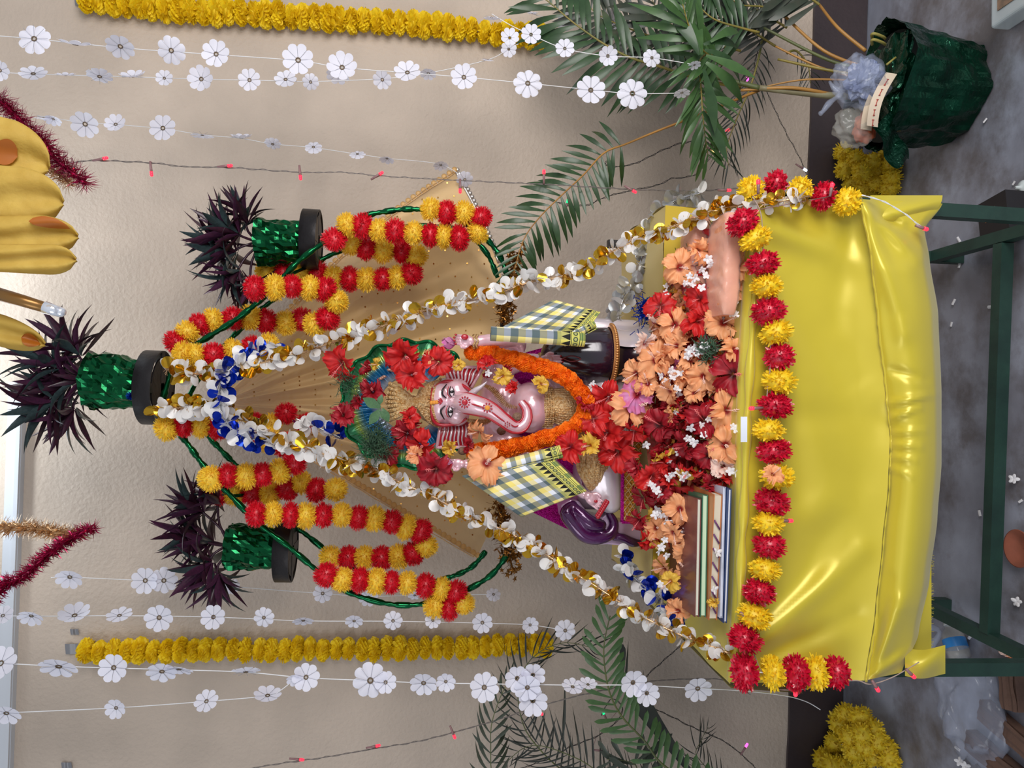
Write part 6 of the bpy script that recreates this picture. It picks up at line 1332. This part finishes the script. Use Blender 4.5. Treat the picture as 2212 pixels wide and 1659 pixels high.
# black box
t = thing('black_box', 'black printed cardboard box on the floor behind the right table leg', 'box', PZ(2212, 462, 0.0))
bp_ = PZ(2235, 470, 0.02); Mz = Matrix.Rotation(0.18, 4, 'Z'); mb = MB(); mb.box(bp_+Vector((0.01, 0.05, 0.03)), (0.10, 0.10, 0.09), Mz); build('carton', mb, mat('black_card', (24, 22, 26), 0.4), t, smooth=False)
def text(name, s, M, size, mt, parent):
    cu = bpy.data.curves.new(name, 'FONT'); cu.body = s; cu.size = size; cu.extrude = 0.0003; cu.align_x = 'CENTER'; cu.align_y = 'CENTER'; cu.materials.append(mt)
    tmp = bpy.data.objects.new(name+'_curve', cu); COL.objects.link(tmp); bpy.context.view_layer.update()
    me = bpy.data.meshes.new_from_object(tmp.evaluated_get(bpy.context.evaluated_depsgraph_get())); bpy.data.objects.remove(tmp)
    return put(name, me, M, parent)
cc = bp_+Vector((0.01, 0.05, 0.0755)); mb = MB(); mb.box(cc+Mz@Vector((0.008, 0.018, 0.0004)), (0.034, 0.014, 0.0006), Mz); build('orange_label', mb, mat('copper_print', (190, 110, 50), 0.4), t, smooth=False)
text('lettering', 'NT', Matrix.Translation(cc+Mz@Vector((0.012, -0.006, 0.001))) @ Mz, 0.022, mat('white_print', (220, 220, 226), 0.5), t)
text('triangle_mark', '\u0394', Matrix.Translation(bp_+Vector((-0.032, -0.004, 0.040))) @ Mz @ Matrix.Rotation(PI/2, 4, 'X'), 0.018, MATS['white_print'], t)
mb = MB(); c = PZ(2208, 406, 0.012); mb.lathe([(0.001, 0), (0.016, 0), (0.02, 0.012), (0.012, 0.018), (0.005, 0.02), (0.004, 0.03), (0.001, 0.03)], Matrix.Translation((c.x, c.y, 0)), 20); build('pale_knob', mb, mat('pale_plastic', (196, 204, 204), 0.4), label='small pale plastic cap on the floor by the black box', cat='cap')
# lidded clear box at the far right
t = thing('clear_box', 'clear plastic box with a printed lid on the floor at the far right', 'box', PZ(2190, 10, 0.0)); c = PZ(2205, -5, 0.02); mb = MB(); mb.box((c.x+0.02, c.y, 0.028), (0.15, 0.13, 0.055), Matrix.Rotation(0.04, 4, 'Z')); o = build('box_body', mb, mat('frosted_plastic', (200, 210, 214), 0.25, alpha=0.6, coat=0.5), t, smooth=False); b_ = o.modifiers.new('bevel', 'BEVEL'); b_.width = 0.008; b_.segments = 3
mb = MB(); mb.box((c.x+0.03, c.y-0.01, 0.0575), (0.10, 0.09, 0.003), Matrix.Rotation(0.04, 4, 'Z')); build('printed_lid', mb, mat('brown_print', (150, 118, 96), 0.5, rgb2=(96, 84, 72), vscale=30), t, smooth=False)
# plastic bag with bottle, planks, clay dish at lower left
t = thing('plastic_bag', 'crumpled clear plastic bag lying on the floor behind the left table leg', 'bag', PZ(2100, 1530, 0.0))
q0 = PZ(2085, 1500, 0.04); q1 = PZ(2130, 1580, 0.03)
g = crumple((q0+q1)/2+Vector((0, 0.02, 0)), (0.13, 0.11, 0.045), 40, amp=0.35, n=40)
for i, v in enumerate(g.v): g.v[i].z = max(0.003, v.z)
build('bag_body', g, PLB, t)
mb = MB(); a = PZ(2010, 1440, 0.03); b = PZ(2030, 1365, 0.05); mb.tube(catmull([a, a.lerp(b, .5)+Vector((0, 0, 0.015)), b, b+Vector((0.01, 0.02, 0.03))], 4), [0.02, 0.018, 0.016, 0.014, 0.012, 0.010, 0.009, 0.008, 0.006, 0.008, 0.01, 0.012, 0.004], 8); build('bag_neck', mb, PLB, t)
t = thing('plastic_bottle', 'clear water bottle with a blue label inside the plastic bag', 'bottle', PZ(2070, 1400, 0.0)); a = PZ(2075, 1425, 0.035); b = PZ(2048, 1345, 0.035); d = b-a
Mb = frame((0, 0, 0), d.orthogonal(), d); Mb.translation = a; L_ = d.length
mb = MB(); mb.lathe([(0.001, 0), (0.028, 0.004), (0.03, 0.02), (0.03, L_*0.66), (0.014, L_*0.86), (0.012, L_*0.92)], Mb, 22); bo = build('bottle_body', mb, PLC, t)
mb = MB(); mb.lathe([(0.0305, L_*0.3), (0.0305, L_*0.55)], Mb, 22); build('bottle_label', mb, mat('blue_label', (50, 130, 200), 0.4), t); mb = MB(); mb.lathe([(0.014, L_*0.92), (0.014, L_), (0.001, L_)], Mb, 16); build('bottle_cap', mb, mat('white_cap', (226, 230, 232), 0.4), t)
WOOD = mat('old_plank', (112, 84, 70), 0.7, rgb2=(78, 58, 50), vscale=9, bump=0.5, bscale=30)
for lab, x, y, ln, rz in (('short brown wooden plank lying left of the plastic bag', 2178, 1660, 0.26, 1.45), ('dark wooden plank under the plastic bag, nearer the camera', 2222, 1610, 0.30, 1.38), ('splintered wooden plank at the left table leg', 2190, 1480, 0.12, 0.2)):
    c = PZ(x, y, 0.01); Mz = Matrix.Rotation(rz, 4, 'Z'); mb = MB()
    mb.grid(lambda u, v: c+Mz@Vector(((u-0.5)*ln, (v-0.5)*0.055*(1+0.1*math.sin(u*9)), 0.022+0.002*math.sin(v*12))), 12, 6); mb.box(c+Vector((0, 0, 0.004)), (ln, 0.054, 0.026), Mz)
    build('wooden_plank', mb, WOOD, label=lab, cat='wood', smooth=False)
mb = MB(); c = PZ(2215, 1185, 0.0); mb.lathe([(0.001, 0.004), (0.03, 0.006), (0.045, 0.02), (0.048, 0.02), (0.034, 0.0), (0.001, 0.0)], Matrix.Translation((c.x, c.y, 0.002)), 28); build('clay_dish', mb, mat('terracotta', (146, 84, 64), 0.7, vary=0.1, vscale=20), label='brown clay dish on the floor under the table', cat='dish')
for x, y, r, c_ in ((2174, 1403, 18, 'w'), (2186, 1418, 12, 'p')):
    q = PZ(x, y, 0.012); hibiscus(x, y, q.y, r, c_, 'dropped on the floor by the left table leg', Vector((0, -0.2, 1)), 0.3)
for i, (x, y) in enumerate([(2071, 518), (2058, 567), (2072, 572), (2060, 652), (2141, 663), (2055, 700), (2152, 957), (2116, 1109), (2150, 1268), (2195, 1035), (2202, 1300), (2094, 1343), (2095, 1376), (2205, 1082), (2078, 1645), (2090, 1655), (2069, 1618), (2125, 182), (2128, 260), (2190, 395)]):
    q = PZ(x, y, 0.006)
    if i in (9, 10, 14, 15): put('jasmine_flower', JM, facing(q+Vector((0, 0, 0.006)), Vector((0.2, -0.5, 1)), 0.013), label='small white flower dropped on the cement floor', cat='flower', group='white flowers dropped on the floor'); continue
    mb = MB(); M = facing(q, Vector((R.uniform(-.3, .3), -0.2, 1)), R.uniform(0.004, 0.008)); mb.grid(lambda u, v: M @ Vector(((u-.5)*1.2, (v-.5)*2.4, 0.4*math.sin(u*PI))), 3, 3)
    build('fallen_petal', mb, JW, label='stray white petal on the cement floor', cat='petal', group='stray petals on the floor')
